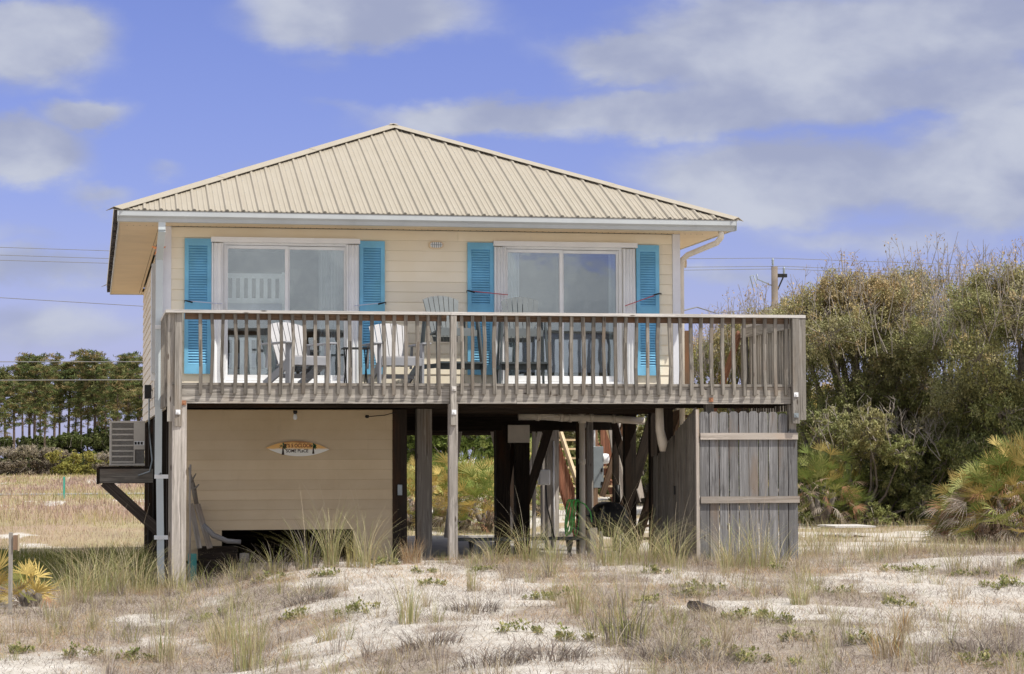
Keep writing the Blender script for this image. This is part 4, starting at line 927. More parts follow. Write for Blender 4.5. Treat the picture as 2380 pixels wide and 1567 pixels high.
parts.append(blades(n, X, Y, H(X, Y)+.004, g.uniform(.03, .13, n), g.uniform(1.2, 4.5, n), g.uniform(.003, .0055, n), 4, None, .8, ap, ci, 2))
X, Y = scatter(26000, -7, 15, -17.6, .2, .10, 6, 1.5); n = len(X)
ap, ci = zone(X, Y, 91, [DRY, DARKG, GREY, GRN, GOLDG, DARKG, RUST, DRY])
ap = np.concatenate([ap, GREY, DARKG]); ci = drygrey(ci, Y, ap, 9)
parts.append(blades(n, X, Y, H(X, Y), g.uniform(.05, .20, n), g.uniform(.3, 2.2, n), g.uniform(.003, .006, n), 3, None, .8, ap, ci, 3))
V, F, cc = join(parts); prop(link_mesh('dry_grass', mkmesh('dry_grass', V, F, cc), M['grass']), kind='stuff')
# dry tussocks: denser knots of stems standing off the thatch
parts = []
g = np.random.default_rng(77); cx_ = g.uniform(-3.5, 12.5, 1800); cy_ = g.uniform(-17.5, -.8, 1800)
for i in range(1800):
    v = float(veg(cx_[i], cy_[i]))
    if g.uniform() > v*.5+.10: continue
    n = int(g.uniform(14, 50)); r = g.uniform(.03, .14); a = g.uniform(0, 2*np.pi, n); q = r*np.sqrt(g.uniform(0, 1, n)); X = cx_[i]+q*np.cos(a); Y = cy_[i]+q*np.sin(a)
    pal = (DRY, GREY, DRY, GRN, OAT)[int(g.integers(0, 5))]
    parts.append(blades(n, X, Y, H(X, Y)-.005, g.uniform(.08, .34, n)*g.uniform(.6, 1.15), g.uniform(.1, .8, n), g.uniform(.003, .006, n), 3, a, .8, pal, None, 100+i))
V, F, cc = join(parts); prop(link_mesh('dry_tussocks', mkmesh('dry_tussocks', V, F, cc), M['grass']), kind='stuff')
# field grass behind, left and right wedges
parts = []
g = np.random.default_rng(8)
def wedge(n, p0, p1, d0, d1, seed, h0, h1, w, cols, segs=2, thr=.25, pw=1.):
    g = np.random.default_rng(seed); t = g.uniform(0, 1, n); d = d0*(d1/d0)**(g.uniform(0, 1, n)**pw)
    dx = (p0+(p1-p0)*t-1190)/5204.4; X = CAMP.x+d*(FW.x+RT2.x*dx); Y = CAMP.y+d*(FW.y+RT2.y*dx)
    k = (g.uniform(0, 1, n) < np.maximum(veg(X, Y), thr)); X, Y, d = X[k], Y[k], d[k]; n = len(X)
    h = g.uniform(h0, h1, n)*(.5+fbm(X, Y*.4, 3, 51, 3)); ww = w*np.maximum(1, d/60)
    ci = None
    if seed in (9, 12):
        q = fbm(X, Y*.12, 2.2 if seed == 9 else 5., 44, 3)+g.normal(0, .05, n); ci = np.clip(np.searchsorted([.40, .47, .54, .62], q)+g.integers(0, 2, n), 0, 5)
    return blades(n, X, Y, H(X, Y)-.01, h, g.uniform(.1, .7, n), ww*g.uniform(.6, 1.4, n), segs, None, .8, cols, ci, seed+1)
FIELD = np.array([(.30, .30, .12), (.44, .38, .17), (.54, .44, .27), (.50, .36, .27), (.40, .28, .24), (.34, .25, .22)])
parts += [wedge(38000, -700, 480, 30.5, 75, 9, .04, .15, .009, FIELD, thr=.08), wedge(34000, -700, 480, 60, 290, 12, .12, .40, .02, FIELD, thr=.08, pw=.8)]
parts += [wedge(27000, 1780, 3000, 30, 60, 14, .06, .26, .008, np.concatenate([DRY, OAT, FIELD[:4]]), thr=.15)]
parts += [wedge(9000, 930, 1850, 43, 70, 16, .06, .2, .010, np.concatenate([DRY, GRN]))]
V, F, cc = join(parts); prop(link_mesh('field_grass', mkmesh('field_grass', V, F, cc), M['grass']), kind='stuff')
# shaded green turf left of the house
g = np.random.default_rng(18); n = 15000; X = g.uniform(-4.5, .1, n); Y = g.uniform(-2.2, 13, n); k = fbm(X, Y, 1.6, 61, 3) > .40; X, Y = X[k], Y[k]; n = len(X)
V, F, cc = blades(n, X, Y, H(X, Y)-.01, g.uniform(.08, .26, n), g.uniform(.1, .8, n), g.uniform(.006, .012, n), 2, None, .8, np.array([(.14, .19, .04), (.22, .25, .06), (.10, .13, .03), (.28, .26, .08)]), None, 19)
prop(link_mesh('green_turf', mkmesh('green_turf', V, F, cc), M['grass']), kind='stuff')

def gp(px, py):                                          # ground point seen at a place of the photograph's 2380 px grid
    d = FW*5204.4+RT2*(px-1190)-UP2*(py-783.5); lo, hi = 8., 400.; d = d/d.dot(FW)
    t = 12.
    while t < 400:
        p = CAMP+d*t
        if p.z < float(H(p.x, p.y)): return p
        t += .05 if t < 60 else 1
    return p
def clump(name, label, cat, x, y, n, r, h0, h1, lean, w, cols, seed, group=None, heads=0, parent=None):
    g = np.random.default_rng(seed); a = g.uniform(0, 2*np.pi, n); q = r*np.sqrt(g.uniform(0, 1, n)); X = q*np.cos(a); Y = q*np.sin(a)
    z0 = float(H(x, y)); Z = H(X+x, Y+y)-z0-.01
    P = [blades(n, X, Y, Z, g.uniform(h0, h1, n), g.uniform(lean*.3, lean*1.3, n), g.uniform(.6, 1.2, n)*w, 6, a+g.normal(0, .6, n), 1.1, cols, None, seed+1)]
    if heads:
        a2 = g.uniform(0, 2*np.pi, heads); X2 = r*.4*np.cos(a2); Y2 = r*.4*np.sin(a2)
        P.append(blades(heads, X2, Y2, np.zeros(heads), g.uniform(h1*1.1, h1*1.6, heads), g.uniform(.05, .5, heads), np.full(heads, w*.8), 6, a2, 1., np.array([(.62, .55, .42), (.55, .46, .33)]), None, seed+2))
    V, F, cc = join(P); me = mkmesh(name, V, F, cc)
    if parent: o = link_mesh(name, me, M['grass'], parent, Vector((x, y, z0))-parent.location); return o
    o = link_mesh(name, me, M['grass'], None, (x, y, z0)); return prop(o, label, cat, group)
oats = [((235, 1385), 110, .30, .35, .85, .9, 'big arching green grass clump in the left foreground between the palmetto and the downspout'),
        ((310, 1380), 90, .25, .35, .8, .9, 'arching green grass clump just left of the downspout foot'),
        ((180, 1400), 60, .20, .3, .7, .8, 'sparser green grass clump right beside the small yellow palmetto'),
        ((400, 1375), 50, .2, .2, .5, .8, 'short green grass clump at the foot of the left front post'),
        ((715, 1305), 60, .14, .35, .70, .8, 'arching grass clump on the mound in front of the dark gap in the tan wall'),
        ((770, 1300), 55, .10, .4, .85, .55, 'tall grass clump in front of the tan wall with its tallest stems'),
        ((815, 1298), 22, .09, .25, .5, .3, 'upright yellow grass tuft in front of the tan wall'),
        ((850, 1305), 45, .12, .4, .8, .9, 'arching grass clump left of the terracotta saucer'),
        ((480, 1352), 40, .14, .15, .4, .9, 'short grass clump in front of the dark crate'),
        ((560, 1335), 45, .16, .15, .42, .9, 'low wispy grass clump in front of the dark gap, below the curved driftwood'),
        ((640, 1318), 60, .18, .2, .5, .9, 'wispy grass clump in front of the left half of the dark gap'),
        ((905, 1310), 30, .10, .2, .4, .9, 'small wispy grass clump just left of the terracotta saucer'),
        ((1150, 1310), 40, .12, .3, .6, .8, 'thin grass clump in front of the pale timbers'),
        ((1230, 1308), 60, .16, .3, .7, .9, 'arching grass clump in front of the hanging green hose'),
        ((1290, 1308), 40, .12, .25, .6, .9, 'small grass clump just left of the drain pipe foot'),
        ((1420, 1315), 90, .22, .35, .85, .95, 'thick arching grass clump in front of the black grill'),
        ((1500, 1315), 90, .22, .35, .8, .95, 'thick arching grass clump left of the picket fence'),
        ((1565, 1318), 70, .18, .3, .7, .95, 'grass clump bending against the left corner of the picket fence'),
        ((1700, 1325), 55, .18, .3, .7, .9, 'grass clump in front of the left half of the picket fence'),
        ((1760, 1325), 60, .16, .3, .75, .6, 'tallest grass clump in front of the middle of the picket fence'),
        ((1810, 1325), 30, .12, .25, .55, .8, 'small grass clump in front of the right edge of the picket fence'),
        ((1900, 1290), 60, .25, .2, .5, .7, 'short grass clump just right of the picket fence'),
        ((1950, 1210), 420, .45, .4, 1.0, .6, 'large dry tan grass tussock in front of the right palmetto'),
        ((2150, 1215), 300, .5, .35, .85, .5, 'dry tan grass tussock left of the biggest palmetto'),
        ((950, 1450), 40, .10, .2, .5, .5, 'upright green grass tuft in the centre left foreground'),
        ((380, 1540), 30, .10, .3, .55, .3, 'upright grass tuft at the bottom left of the dune'),
        ((575, 1560), 45, .12, .3, .6, .3, 'tall straight grass tuft at the bottom of the photo left of centre'),
        ((530, 1500), 45, .15, .25, .5, .4, 'pale upright grass tuft left of centre on the dune'),
        ((760, 1490), 40, .09, .1, .22, .6, 'low yellow green grass tuft on the dune left of centre'),
        ((1345, 1430), 35, .10, .2, .4, .4, 'thin upright grass tuft on open sand in the middle of the dune'),
        ((1450, 1500), 60, .18, .25, .6, .6, 'dark straggly grass clump in the middle foreground'),
        ((1095, 1375), 20, .05, .2, .4, .3, 'thin sprig of grass on the white sand below the middle post'),
        ((1860, 1405), 60, .10, .12, .26, .6, 'green and rust grass tuft on the right of the dune'),
        ((2100, 1470), 50, .10, .15, .28, .5, 'golden grass tuft right of centre in the foreground'),
        ((2060, 1530), 60, .12, .2, .32, .5, 'larger golden grass tuft in the right foreground'),
        ((2230, 1330), 40, .15, .2, .4, .5, 'pale grass tuft on the far right of the dune')]
for i, (p, n, r, h0, h1, ln, lb) in enumerate(oats):
    q = gp(*p)
    if q.y > -2.3 and 420 < p[0] < 1860:                 # keep it on the front side of the crest
        k = (p[0]-1190)/5204.4; d = 28.; 
        while CAMP.y+d*(FW.y+RT2.y*k) > -2.75-.02*(i % 7): d -= .02
        q = Vector((CAMP.x+d*(FW.x+RT2.x*k), CAMP.y+d*(FW.y+RT2.y*k), 0))
    pal = OAT if 'yellow grass tuft' not in lb else np.array([(.46, .40, .15), (.52, .45, .22)])
    if 'dark' in lb: pal = np.concatenate([GREY*.6, GRN])
    if 'golden' in lb or 'dry tan' in lb: pal = np.concatenate([DRY, DRY[:2]*[1.1, .85, .5]])
    clump('grass_clump', lb, 'grass clump', q.x, q.y, int(n*1.8), r, h0*1.1, h1*1.12, ln, .008, pal, 200+i*7, heads=3 if h1 > .6 else 0)
clump('grass_tuft', None, None, 3.06, -2.6, 260, .13, .16, .40, .45, .005, np.concatenate([DRY, DRY*[1.05, .8, .6]]), 900, parent=POT)
# dark dead tufts and green creeping plants
dead = [((1000, 1500), 'dark dead tuft of curled leaves left of the centre foreground'), ((1100, 1420), 'wide brown dead tuft on the dune below the middle post'), ((150+1000, 1545), 'matted grey dead tuft at the bottom centre'), ((1290, 1530), 'small dead tuft right of the matted grey one'),
        ((1530, 1530), 'matted brown dead tuft beside the dark straggly grass'), ((2290, 1520), 'dark dead stems at the bottom right corner'), ((1620, 1540), 'dead tuft at the bottom right of centre'), ((720, 1400), 'grey dead tuft on the left slope of the mound')]
for i, (p, lb) in enumerate(dead):
    q = gp(*p); clump('dead_tuft', lb, 'dead tuft', q.x, q.y, 240, .26, .06, .24, 1.6, .009, np.concatenate([GREY*.55, GREY*.8, GREY[:2]]), 400+i*5)
def creeper(label, x, y, r, n, seed, group):
    g = np.random.default_rng(seed); ns = max(5, int(r*60)); k = n; sa = g.uniform(0, 2*np.pi, ns); sq = r*g.uniform(0, 1.15, ns)**.8; si = g.integers(0, ns, k); hh = g.uniform(.02, .11, ns)*(1.2-sq/r*.6)
    cx = (sq*np.cos(sa)*1.4)[si]+g.normal(0, .022, k); cy_ = (sq*np.sin(sa)*1.2)[si]+g.normal(0, .022, k)
    z0 = float(H(x, y)); cz = H(cx+x, cy_+y)-z0+hh[si]*g.uniform(0, 1, k)
    L_ = g.uniform(.012, .026, k); th = g.uniform(0, 2*np.pi, k); ti = g.uniform(.1, 1.2, k)
    u = np.stack([np.cos(th)*np.cos(ti), np.sin(th)*np.cos(ti), np.sin(ti)], -1); v = np.stack([-np.sin(th), np.cos(th), np.zeros(k)], -1); c = np.stack([cx, cy_, cz], -1)
    V = np.stack([c, c+u*L_[:, None]+v*L_[:, None]*.5, c+u*L_[:, None]*2, c+u*L_[:, None]-v*L_[:, None]*.5], 1).reshape(-1, 3)
    cols = np.array([(.24, .26, .09), (.34, .33, .13), (.44, .39, .19), (.18, .21, .07)]); cc = np.repeat(cols[g.integers(0, 4, k)]*g.uniform(.7, 1.2, (k, 1)), 4, 0)
    prop(link_mesh('creeping_plant', mkmesh('creeping_plant', V, np.arange(k*4).reshape(-1, 4), cc), M['leaf'], None, (x, y, z0)), label, 'ground plant', group)
cr = [((880, 1315), .22), ((990, 1330), .16), ((1290, 1390), .25), ((1520, 1335), .2), ((1600, 1390), .22), ((1660, 1375), .15), ((1800, 1330), .12), ((1740, 1440), .33), ((1600, 1370), .15), ((2110, 1330), .28), ((2330, 1365), .35), ((2260, 1340), .2), ((2380, 1320), .2),
      ((1320, 1490), .2), ((1200, 1470), .18), ((760, 1340), .25), ((680, 1440), .2), ((830, 1425), .22), ((1860, 1490), .15), ((1760, 1545), .25), ((2310, 1545), .22), ((1660, 1515), .12), ((480, 1440), .2), ((30, 1520), .15), ((170, 1530), .18), ((330, 1535), .22), ((1000, 1360), .15), ((1120, 1330), .12), ((2000, 1500), .14), ((1430, 1470), .15), ((620, 1350), .2), ((2090, 1410), .2), ((1950, 1380), .2), ((1820, 1450), .1), ((1500, 1400), .12)]
for i, (p, r) in enumerate(cr):
    q = gp(*p); lb = 'low leafy green plant creeping over the dune sand'
    if i == 7: lb = 'widest dark green creeping plant on the dune right of centre'
    if i == 10: lb = 'wide bright green creeping plant near the right edge of the dune'
    if i == 0: lb = 'green creeping plant below the terracotta saucer'
    creeper(lb, q.x, q.y, r*.8, int(1500*r), 600+i, 'green creeping plants on the dune')
q = gp(1632, 1424); m = MB(); m.tube([(-.13, .0, .07), (-.04, .02, .05), (.05, .0, .03), (.13, -.02, .02)], [.03, .05, .04, .02], 8); m.box(-.12, -.03, -.03, .03, .08, .1, jit=.01)
o = m.build('bark_scrap', M['shingle']); o.location = (q.x, q.y, float(H(q.x, q.y))); prop(o, 'dark scrap of bark lying on the white sand right of centre', 'debris')

# palmettos
def fan(P, base, d, pet, L_, nb, spread, droop, col, g, w=.03):
    """one frond: petiole along d, then a fan of nb narrow blades"""
    d = d/np.linalg.norm(d); tip = base+d*pet; up = np.array([0, 0, 1.]); s = np.cross(d, up); s /= np.linalg.norm(s)+1e-6; nrm = np.cross(s, d)
    roll = g.uniform(-.9, .9); s2 = s*np.cos(roll)+nrm*np.sin(roll); 
    a = np.linspace(-spread, spread, nb)+g.normal(0, .04, nb); ln = L_*(.75+.25*np.cos(a*.6))*g.uniform(.85, 1.1, nb)
    dirs = np.cos(a)[:, None]*d+np.sin(a)[:, None]*s2; dirs += np.cross(s2, d)*(.12*np.abs(a))[:, None]
    n2 = np.cross(dirs, np.cross(s2, d)); n2 /= np.linalg.norm(n2, axis=1)[:, None]+1e-9
    V = []; 
    for q, ww in ((0, .25), (.45, 1.), (.8, .6), (1., .08)):
        c = tip+dirs*(ln*q)[:, None]; c = c-np.array([0, 0, 1])*(droop*ln*q**2.2)[:, None]; V.append(c-n2*w*ww/2); V.append(c+n2*w*ww/2)
    V = np.stack(V, 1).reshape(-1, 3); b = (np.arange(nb)*8)[:, None]; k = np.array([0, 2, 4])[None, :]; F = np.stack([b+k, b+k+1, b+k+3, b+k+2], -1).reshape(-1, 4)
    cc = np.repeat(col*g.uniform(.8, 1.2, (nb, 1)), 8, 0)
    P.append((V, F, cc))
    pw = .012; PV = np.array([base-s*pw, base+s*pw, tip+s*pw*.7, tip-s*pw*.7]); P.append((PV, np.array([[0, 1, 2, 3]]), np.tile(col*.9, (4, 1))))
def palmetto(label, x, y, h, rad, nf, nd, seed, gold=.3, group='palmettos', z=None, w=.03):
    g = np.random.default_rng(seed); z0 = float(H(x, y)) if z is None else z; t = thing('palmetto', label, 'palmetto', (x, y, z0), group)
    P = []; D = []; LB = min(.38, h*.62); dull = .78 if 'edge' in label or 'biggest' in label or 'fence' in label else 1.
    for i in range(nf):
        a = g.uniform(0, 2*np.pi); el = g.uniform(-.05, 1.45); o_ = np.array([np.cos(a)*np.cos(el)*rad, np.sin(a)*np.cos(el)*rad, np.sin(el)*(h*.74)])*g.uniform(.45, .85); o_[2] = max(o_[2]+.10*h, .05)
        d = np.array([np.cos(a)*np.cos(el), np.sin(a)*np.cos(el), np.sin(el)*.8+.25])+g.normal(0, .25, 3); pet = g.uniform(.06, .2)*h
        r_ = g.uniform(); col = np.array((.62, .48, .17)) if r_ < gold else np.array((.24, .30, .08)) if r_ < .78 else np.array((.44, .46, .16))
        fan(P, o_, d, pet, LB*g.uniform(.65, 1.05), 13, 1.15, g.uniform(.0, .22), col*dull, g, w)
    for i in range(nd):
        a = g.uniform(0, 2*np.pi); el = g.uniform(-.3, .7); o_ = np.array([np.cos(a)*rad*.7, np.sin(a)*rad*.7, g.uniform(.08*h, h*.5)])*np.append(np.full(2, g.uniform(.5, 1.1)), 1)
        d = np.array([np.cos(a)*np.cos(el), np.sin(a)*np.cos(el), np.sin(el)-.2]); col = np.array([(.46, .35, .26), (.60, .52, .44), (.38, .20, .12), (.28, .19, .14)])[g.integers(0, 4)]
        fan(D, o_, d, h*g.uniform(.05, .15), LB*g.uniform(.6, .95), 10, 1.0, g.uniform(.1, .9), col, g, w*.8)
    V, F, cc = join(P); link_mesh('green_fronds', mkmesh('green_fronds', V, F, cc), M['frond'], t)
    if nd: V, F, cc = join(D); link_mesh('dead_fronds', mkmesh('dead_fronds', V, F, cc), M['frond'], t)
    m = MB()
    for k in range(4): a = k*1.6; m.tube([(x, y, z0-.05), (x+math.cos(a)*rad*.25, y+math.sin(a)*rad*.25, z0+h*.22), (x+math.cos(a)*rad*.35, y+math.sin(a)*rad*.35, z0+h*.38)], [.07, .06, .04], 7)
    m.build('trunk', M['bark'], t); return t
def at(px, d):                                           # ground x, y on the bearing of photo column px at distance d
    k = (px-1190)/5204.4; return CAMP.x+d*(FW.x+RT2.x*k), CAMP.y+d*(FW.y+RT2.y*k)
PL = [(2365, 37, 1.9, 1.1, 230, 190, .45, 'biggest palmetto at the right edge with a skirt of dead fronds'), (2278, 38, 1.35, .8, 110, 150, .5, 'palmetto with many dead fronds left of the biggest one'),
      (2450, 38.5, 1.95, 1.0, 150, 130, .45, 'palmetto cut by the right edge of the photo'), (1905, 46, 1.85, .8, 100, 40, .15, 'green palmetto right behind the picket fence'), (1965, 48, 1.5, .7, 60, 60, .3, 'small palmetto with reddish dead fronds under the oak'),
      (960, 51, 1.75, .9, 60, 34, .35, 'leftmost palmetto seen between the pilings'), (1015, 53, 1.9, .9, 60, 30, .35, 'palmetto seen just left of the middle post'), (1075, 50, 1.8, .9, 70, 50, .45, 'palmetto seen just right of the middle post'),
      (1130, 49, 1.6, .8, 60, 46, .35, 'palmetto in front of the dark pilings'), (1195, 54, 1.9, .9, 60, 36, .3, 'palmetto between the dark pilings'), (1250, 56, 2.1, .9, 60, 46, .3, 'palmetto behind the pale piling')]
for i, (px, d, h, r, nf, nd, gd, lb) in enumerate(PL):
    x, y = at(px, d); palmetto(lb, x, y, h, r, int(nf*(1.9 if px < 1300 else 1.3)), int(nd*1.3), 800+i, gd, w=.017)
x, y = at(75, 25.6); palmetto('small yellow palmetto beside the thin post at the left', x, y, .48, .30, 16, 6, 840, .8, w=.016)
x, y = at(-10, 26.2); palmetto('small yellow palmetto cut by the left edge', x, y, .46, .30, 14, 6, 841, .8, w=.016)

# broadleaf trees: limbs to lobes, twigs to leaf clusters
def oak(label, name, cat, x, y, hgt, rad, seed, nl, ncl, cols, low=.12, leaf=.045, group=None, ztop=1., twigs=60, z=None, sh=None):
    g = np.random.default_rng(seed); z0 = float(H(x, y)) if z is None else z; t = thing(name, label, cat, (x, y, z0), group); m = MB(); tw = MB()
    rr = random.Random(seed); LV = []; LC = []
    for i in range(nl):
        a = i*2.399+rr.uniform(-.4, .4); q = (i+.5)/nl; r = rad*math.sqrt(q)*rr.uniform(.75, 1.); zt = hgt*(1-.28*(r/rad)**2)
        zc = rr.uniform(low*hgt, zt*.86) if rr.random() < .75 else zt*.86
        c = Vector((math.cos(a)*r, math.sin(a)*r, zc)); b0 = Vector((rr.uniform(-.3, .3), rr.uniform(-.3, .3), 0)); mid = Vector((c.x*.45+rr.uniform(-.3, .3), c.y*.45+rr.uniform(-.3, .3), c.z*rr.uniform(.35, .6)))
        W0 = Vector((x, y, z0-.05)); m.tube([W0+b0*.4, W0+mid*.5+Vector((0, 0, mid.z*.1)), W0+mid, W0+(mid+c)/2+Vector((rr.uniform(-.1, .1), 0, rr.uniform(-.1, .2))), W0+c], [.11*hgt/6, .085*hgt/6, .06*hgt/6, .035*hgt/6, .015], 6)
        lr = rad*rr.uniform(.24, .40)
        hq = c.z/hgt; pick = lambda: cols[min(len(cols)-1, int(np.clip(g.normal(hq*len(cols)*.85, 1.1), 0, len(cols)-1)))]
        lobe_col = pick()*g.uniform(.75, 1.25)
        for j in range(ncl):
            u = g.normal(0, 1, 3); u /= np.linalg.norm(u); s = lr*g.uniform(.35, 1.05)*np.array([1, 1, .72]); cc = np.array(c)+u*s
            if cc[2] < low*hgt*.5 or cc[2] > zt*1.03: continue
            if rr.random() < .30: tw.tube([W0+c, W0+(Vector(cc)+c)/2+Vector((0, 0, .05)), W0+Vector(cc)+Vector((0, 0, .02))], [.016, .010, .005], 4, cap=False)
            k = int(g.integers(24, 44)); base = lobe_col*.45+pick()*.55
            LV.append(cc+g.normal(0, .062*hgt/6, (k, 3))); LC.append(np.tile(base, (k, 1))*g.uniform(.7, 1.25, (k, 1)))
    for i in range(twigs):
        a = rr.uniform(0, 6.28); r = rad*rr.random()**.5*.95; zt = hgt*(1-.28*(r/rad)**2); p = Vector((x+math.cos(a)*r, y+math.sin(a)*r, z0+zt*.8)); q = p+Vector((rr.uniform(-.4, .4), rr.uniform(-.4, .4), rr.uniform(.35, .2+.21*hgt)*ztop))
        md = (p+q)/2+Vector((rr.uniform(-.08, .08), 0, 0)); tw.tube([p, md, q], [.012, .008, .004], 4, cap=False)
        for s in range(3): e_ = md+(q-md)*rr.random(); tw.tube([e_, e_+Vector((rr.uniform(-.18, .18), rr.uniform(-.1, .1), rr.uniform(.08, .22)))], [.006, .003], 3, cap=False)
        if rr.random() < .5:
            k = 10; LV.append(np.array(q-Vector((x, y, z0)))+g.normal(0, .07, (k, 3))-[0, 0, .08]); LC.append(np.tile(cols[-1], (k, 1))*g.uniform(.7, 1.2, (k, 1)))
    c = np.concatenate(LV); cc = np.concatenate(LC); k = len(c); th = g.uniform(0, 2*np.pi, k); ti = g.uniform(-1.2, 1.2, k); L_ = leaf*g.uniform(.6, 1.3, k)[:, None]
    u = np.stack([np.cos(th)*np.cos(ti), np.sin(th)*np.cos(ti), np.sin(ti)], -1)*L_; v = np.stack([-np.sin(th), np.cos(th), g.uniform(-.6, .6, k)], -1)*L_*.38
    V = np.stack([c-u, c+v, c+u, c-v], 1).reshape(-1, 3)
    link_mesh('crown', mkmesh('crown', V, np.arange(k*4).reshape(-1, 4), np.repeat(cc, 4, 0)), M['leaf'], t)
    m.build('trunk', M['bark'], t)
    if tw.v: tw.build('twigs', M['twig'], t)
    return t
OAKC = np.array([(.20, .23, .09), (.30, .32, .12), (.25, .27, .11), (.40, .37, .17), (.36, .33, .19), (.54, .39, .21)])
GOLD = np.array([(.32, .32, .11), (.42, .40, .14), (.50, .42, .15), (.56, .42, .17), (.60, .38, .15)])
tr = [(1775, 56, 5.6, 1.9, 34, 90, OAKC, 'golden brown scrub oak behind the right end of the deck railing'), (1990, 50, 5.9, 2.3, 50, 120, OAKC, 'wide scrub oak with bare twig tips just right of the deck'),
      (2190, 52, 6.5, 2.2, 44, 115, OAKC, 'tallest brown green oak in the middle of the right thicket'), (2400, 47, 6.0, 2.3, 48, 110, OAKC, 'dense dark oak at the right edge of the photo'),
      (2000, 47, 2.6, 1.5, 20, 75, OAKC[1:5], 'low dark green oak bush below the right thicket'), (1880, 60, 3.9, 1.8, 26, 75, GOLD[:4], 'yellowish green oak behind the picket fence corner'), (2130, 47.5, 2.2, 1.0, 14, 60, OAKC[:3], 'low oak bush left of the biggest palmetto'), (2240, 49, 3.4, 1.5, 22, 75, OAKC, 'rounded oak bush filling the gap behind the biggest palmetto'), (2080, 50.5, 3.6, 1.6, 24, 75, OAKC, 'middle height oak bush in the heart of the right thicket'), (1690, 59, 5.2, 1.5, 24, 80, GOLD, 'golden brown oak at the left end of the thicket, behind the service cable')]
for i, (px, d, h, r, nl, nc, cl, lb) in enumerate(tr):
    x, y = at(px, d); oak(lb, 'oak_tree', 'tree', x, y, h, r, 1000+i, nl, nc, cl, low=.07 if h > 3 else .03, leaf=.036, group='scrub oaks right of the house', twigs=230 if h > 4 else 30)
# trees and bushes far behind the house
SHR = np.array([(.22, .30, .08), (.34, .42, .12), (.15, .21, .06), (.44, .46, .16)])
for i, (px, d, h, r) in enumerate([(930, 95, 4.6, 3), (1000, 100, 5, 3.2), (1075, 96, 4.4, 3), (1150, 92, 4.8, 3), (1230, 90, 4.2, 2.8), (1330, 90, 4.6, 2.8), (1430, 75, 4.4, 2.6), (1510, 70, 4.2, 2.6), (1600, 68, 3.4, 2.4)]):
    x, y = at(px, d); oak(['green bush seen under the house left of the middle post', 'green bush seen through the gap under the house', 'olive scrub bush seen past the stairs under the house'][0 if px < 1040 else 1 if px < 1400 else 2], 'bush', 'bush', x, y, h, r, 1100+i, 14, 60, SHR if px < 1400 else OAKC, low=.04, leaf=.11, group='bushes behind the house', twigs=10)
# pines at the far side of the field
def pine(seed, h, cr):
    s0 = (.50, .36, .44, .56, .40, .48)[seed % 6]
    g = np.random.default_rng(seed); rr = random.Random(seed); P = []; Cc = []; m = MB(); z0 = 0
    bend = rr.uniform(-.5, .5); ax = lambda z: np.array([bend*(z/h)**2, 0, z])
    m.tube([ax(0), ax(h*.35), ax(h*.7), ax(h*.97)], [.20, .165, .11, .05], 6)
    n = 34
    for i in range(n):
        q = i/n; z = h*(s0+(.97-s0)*q**.85); r = cr*(.55+.6*q if q < .6 else 1.5-1.05*q)*rr.choice([.2, .5, .9, 1.25]); a = i*2.4+rr.uniform(-.9, .9)
        b = ax(z); e_ = b+np.array([math.cos(a)*r, math.sin(a)*r, r*.35]); m.tube([b, (b+e_)/2+[0, 0, -.05], e_], [.05, .035, .02], 4, cap=False)
        for j in range(3 if q < .3 else 7):
            c = b+(e_-b)*rr.uniform(.35, 1.05)+g.normal(0, .22, 3); k = 24; P.append(c+g.normal(0, .21, (k, 3))*[1.1, 1.1, .5])
            Cc.append(np.tile(np.array([(.15, .18, .06), (.21, .21, .085), (.28, .22, .10), (.11, .14, .05)])[g.integers(0, 4)], (k, 1))*g.uniform(.7, 1.2, (k, 1)))
    c = np.concatenate(P); cc = np.concatenate(Cc); k = len(c); u = g.normal(0, 1, (k, 3)); u /= np.linalg.norm(u, axis=1)[:, None]; u *= .26; v = np.cross(u, g.normal(0, 1, (k, 3))); v /= np.linalg.norm(v, axis=1)[:, None]; v *= .05
    V = np.stack([c-u, c+v, c+u, c-v], 1).reshape(-1, 3)
    return mkmesh('crown', V, np.arange(k*4).reshape(-1, 4), np.repeat(cc, 4, 0)), m
pm = []
for s in range(6): cme, tm = pine(s+50, 15.5, 2.5); pm.append((cme, tm))
def addpine(i, px, d, top, lb):
    x, y = at(px, d); h = CAMP.z+(1064-top)/5204.4*d; cme, tm = pm[(i*5+i//3) % 6]; s = h/15.5
    t = thing('pine_tree', lb, 'tree', (x, y, 0), 'pines at the far side of the field')
    o = link_mesh('crown', cme, None, t)
    if not cme.materials: cme.materials.append(M['needle'])
    if not hasattr(tm, 'me'):
        ob = tm.build('trunk', M['pinebark']); tm.me = ob.data; bpy.data.objects.remove(ob)
    link_mesh('trunk', tm.me, None, t); t.scale = (s*(.85+.11*((i*7) % 5)), s*(.85+.11*((i*7) % 5)), s); t.rotation_euler = (0, 0, i*1.3)
pines = [(-60, 835), (-20, 845), (15, 850), (55, 825), (82, 818), (105, 845), (128, 826), (160, 835), (190, 815), (222, 812), (248, 835), (275, 845), (300, 818), (322, 826), (345, 835), (375, 840), (405, 835), (70, 860), (140, 850), (240, 850), (205, 860), (300, 860), (35, 880), (95, 880), (175, 885), (230, 875), (265, 880), (325, 870), (0, 875)]+[(-95-27*k, 820+(k*17) % 38) for k in range(16)]+[(2440+34*k, 822+(k*23) % 36) for k in range(14)]
for i, (px, top) in enumerate(pines):
    lb = 'tall pine with a bare trunk in the stand beyond the field'
    if px == 82: lb = 'pine with a rounded crown rising above its neighbours left of the middle of the stand'
    if px == 300 and top < 830 : lb = 'tallest pine just left of the house'
    addpine(i, px, 290+(i*37) % 45, top, lb)
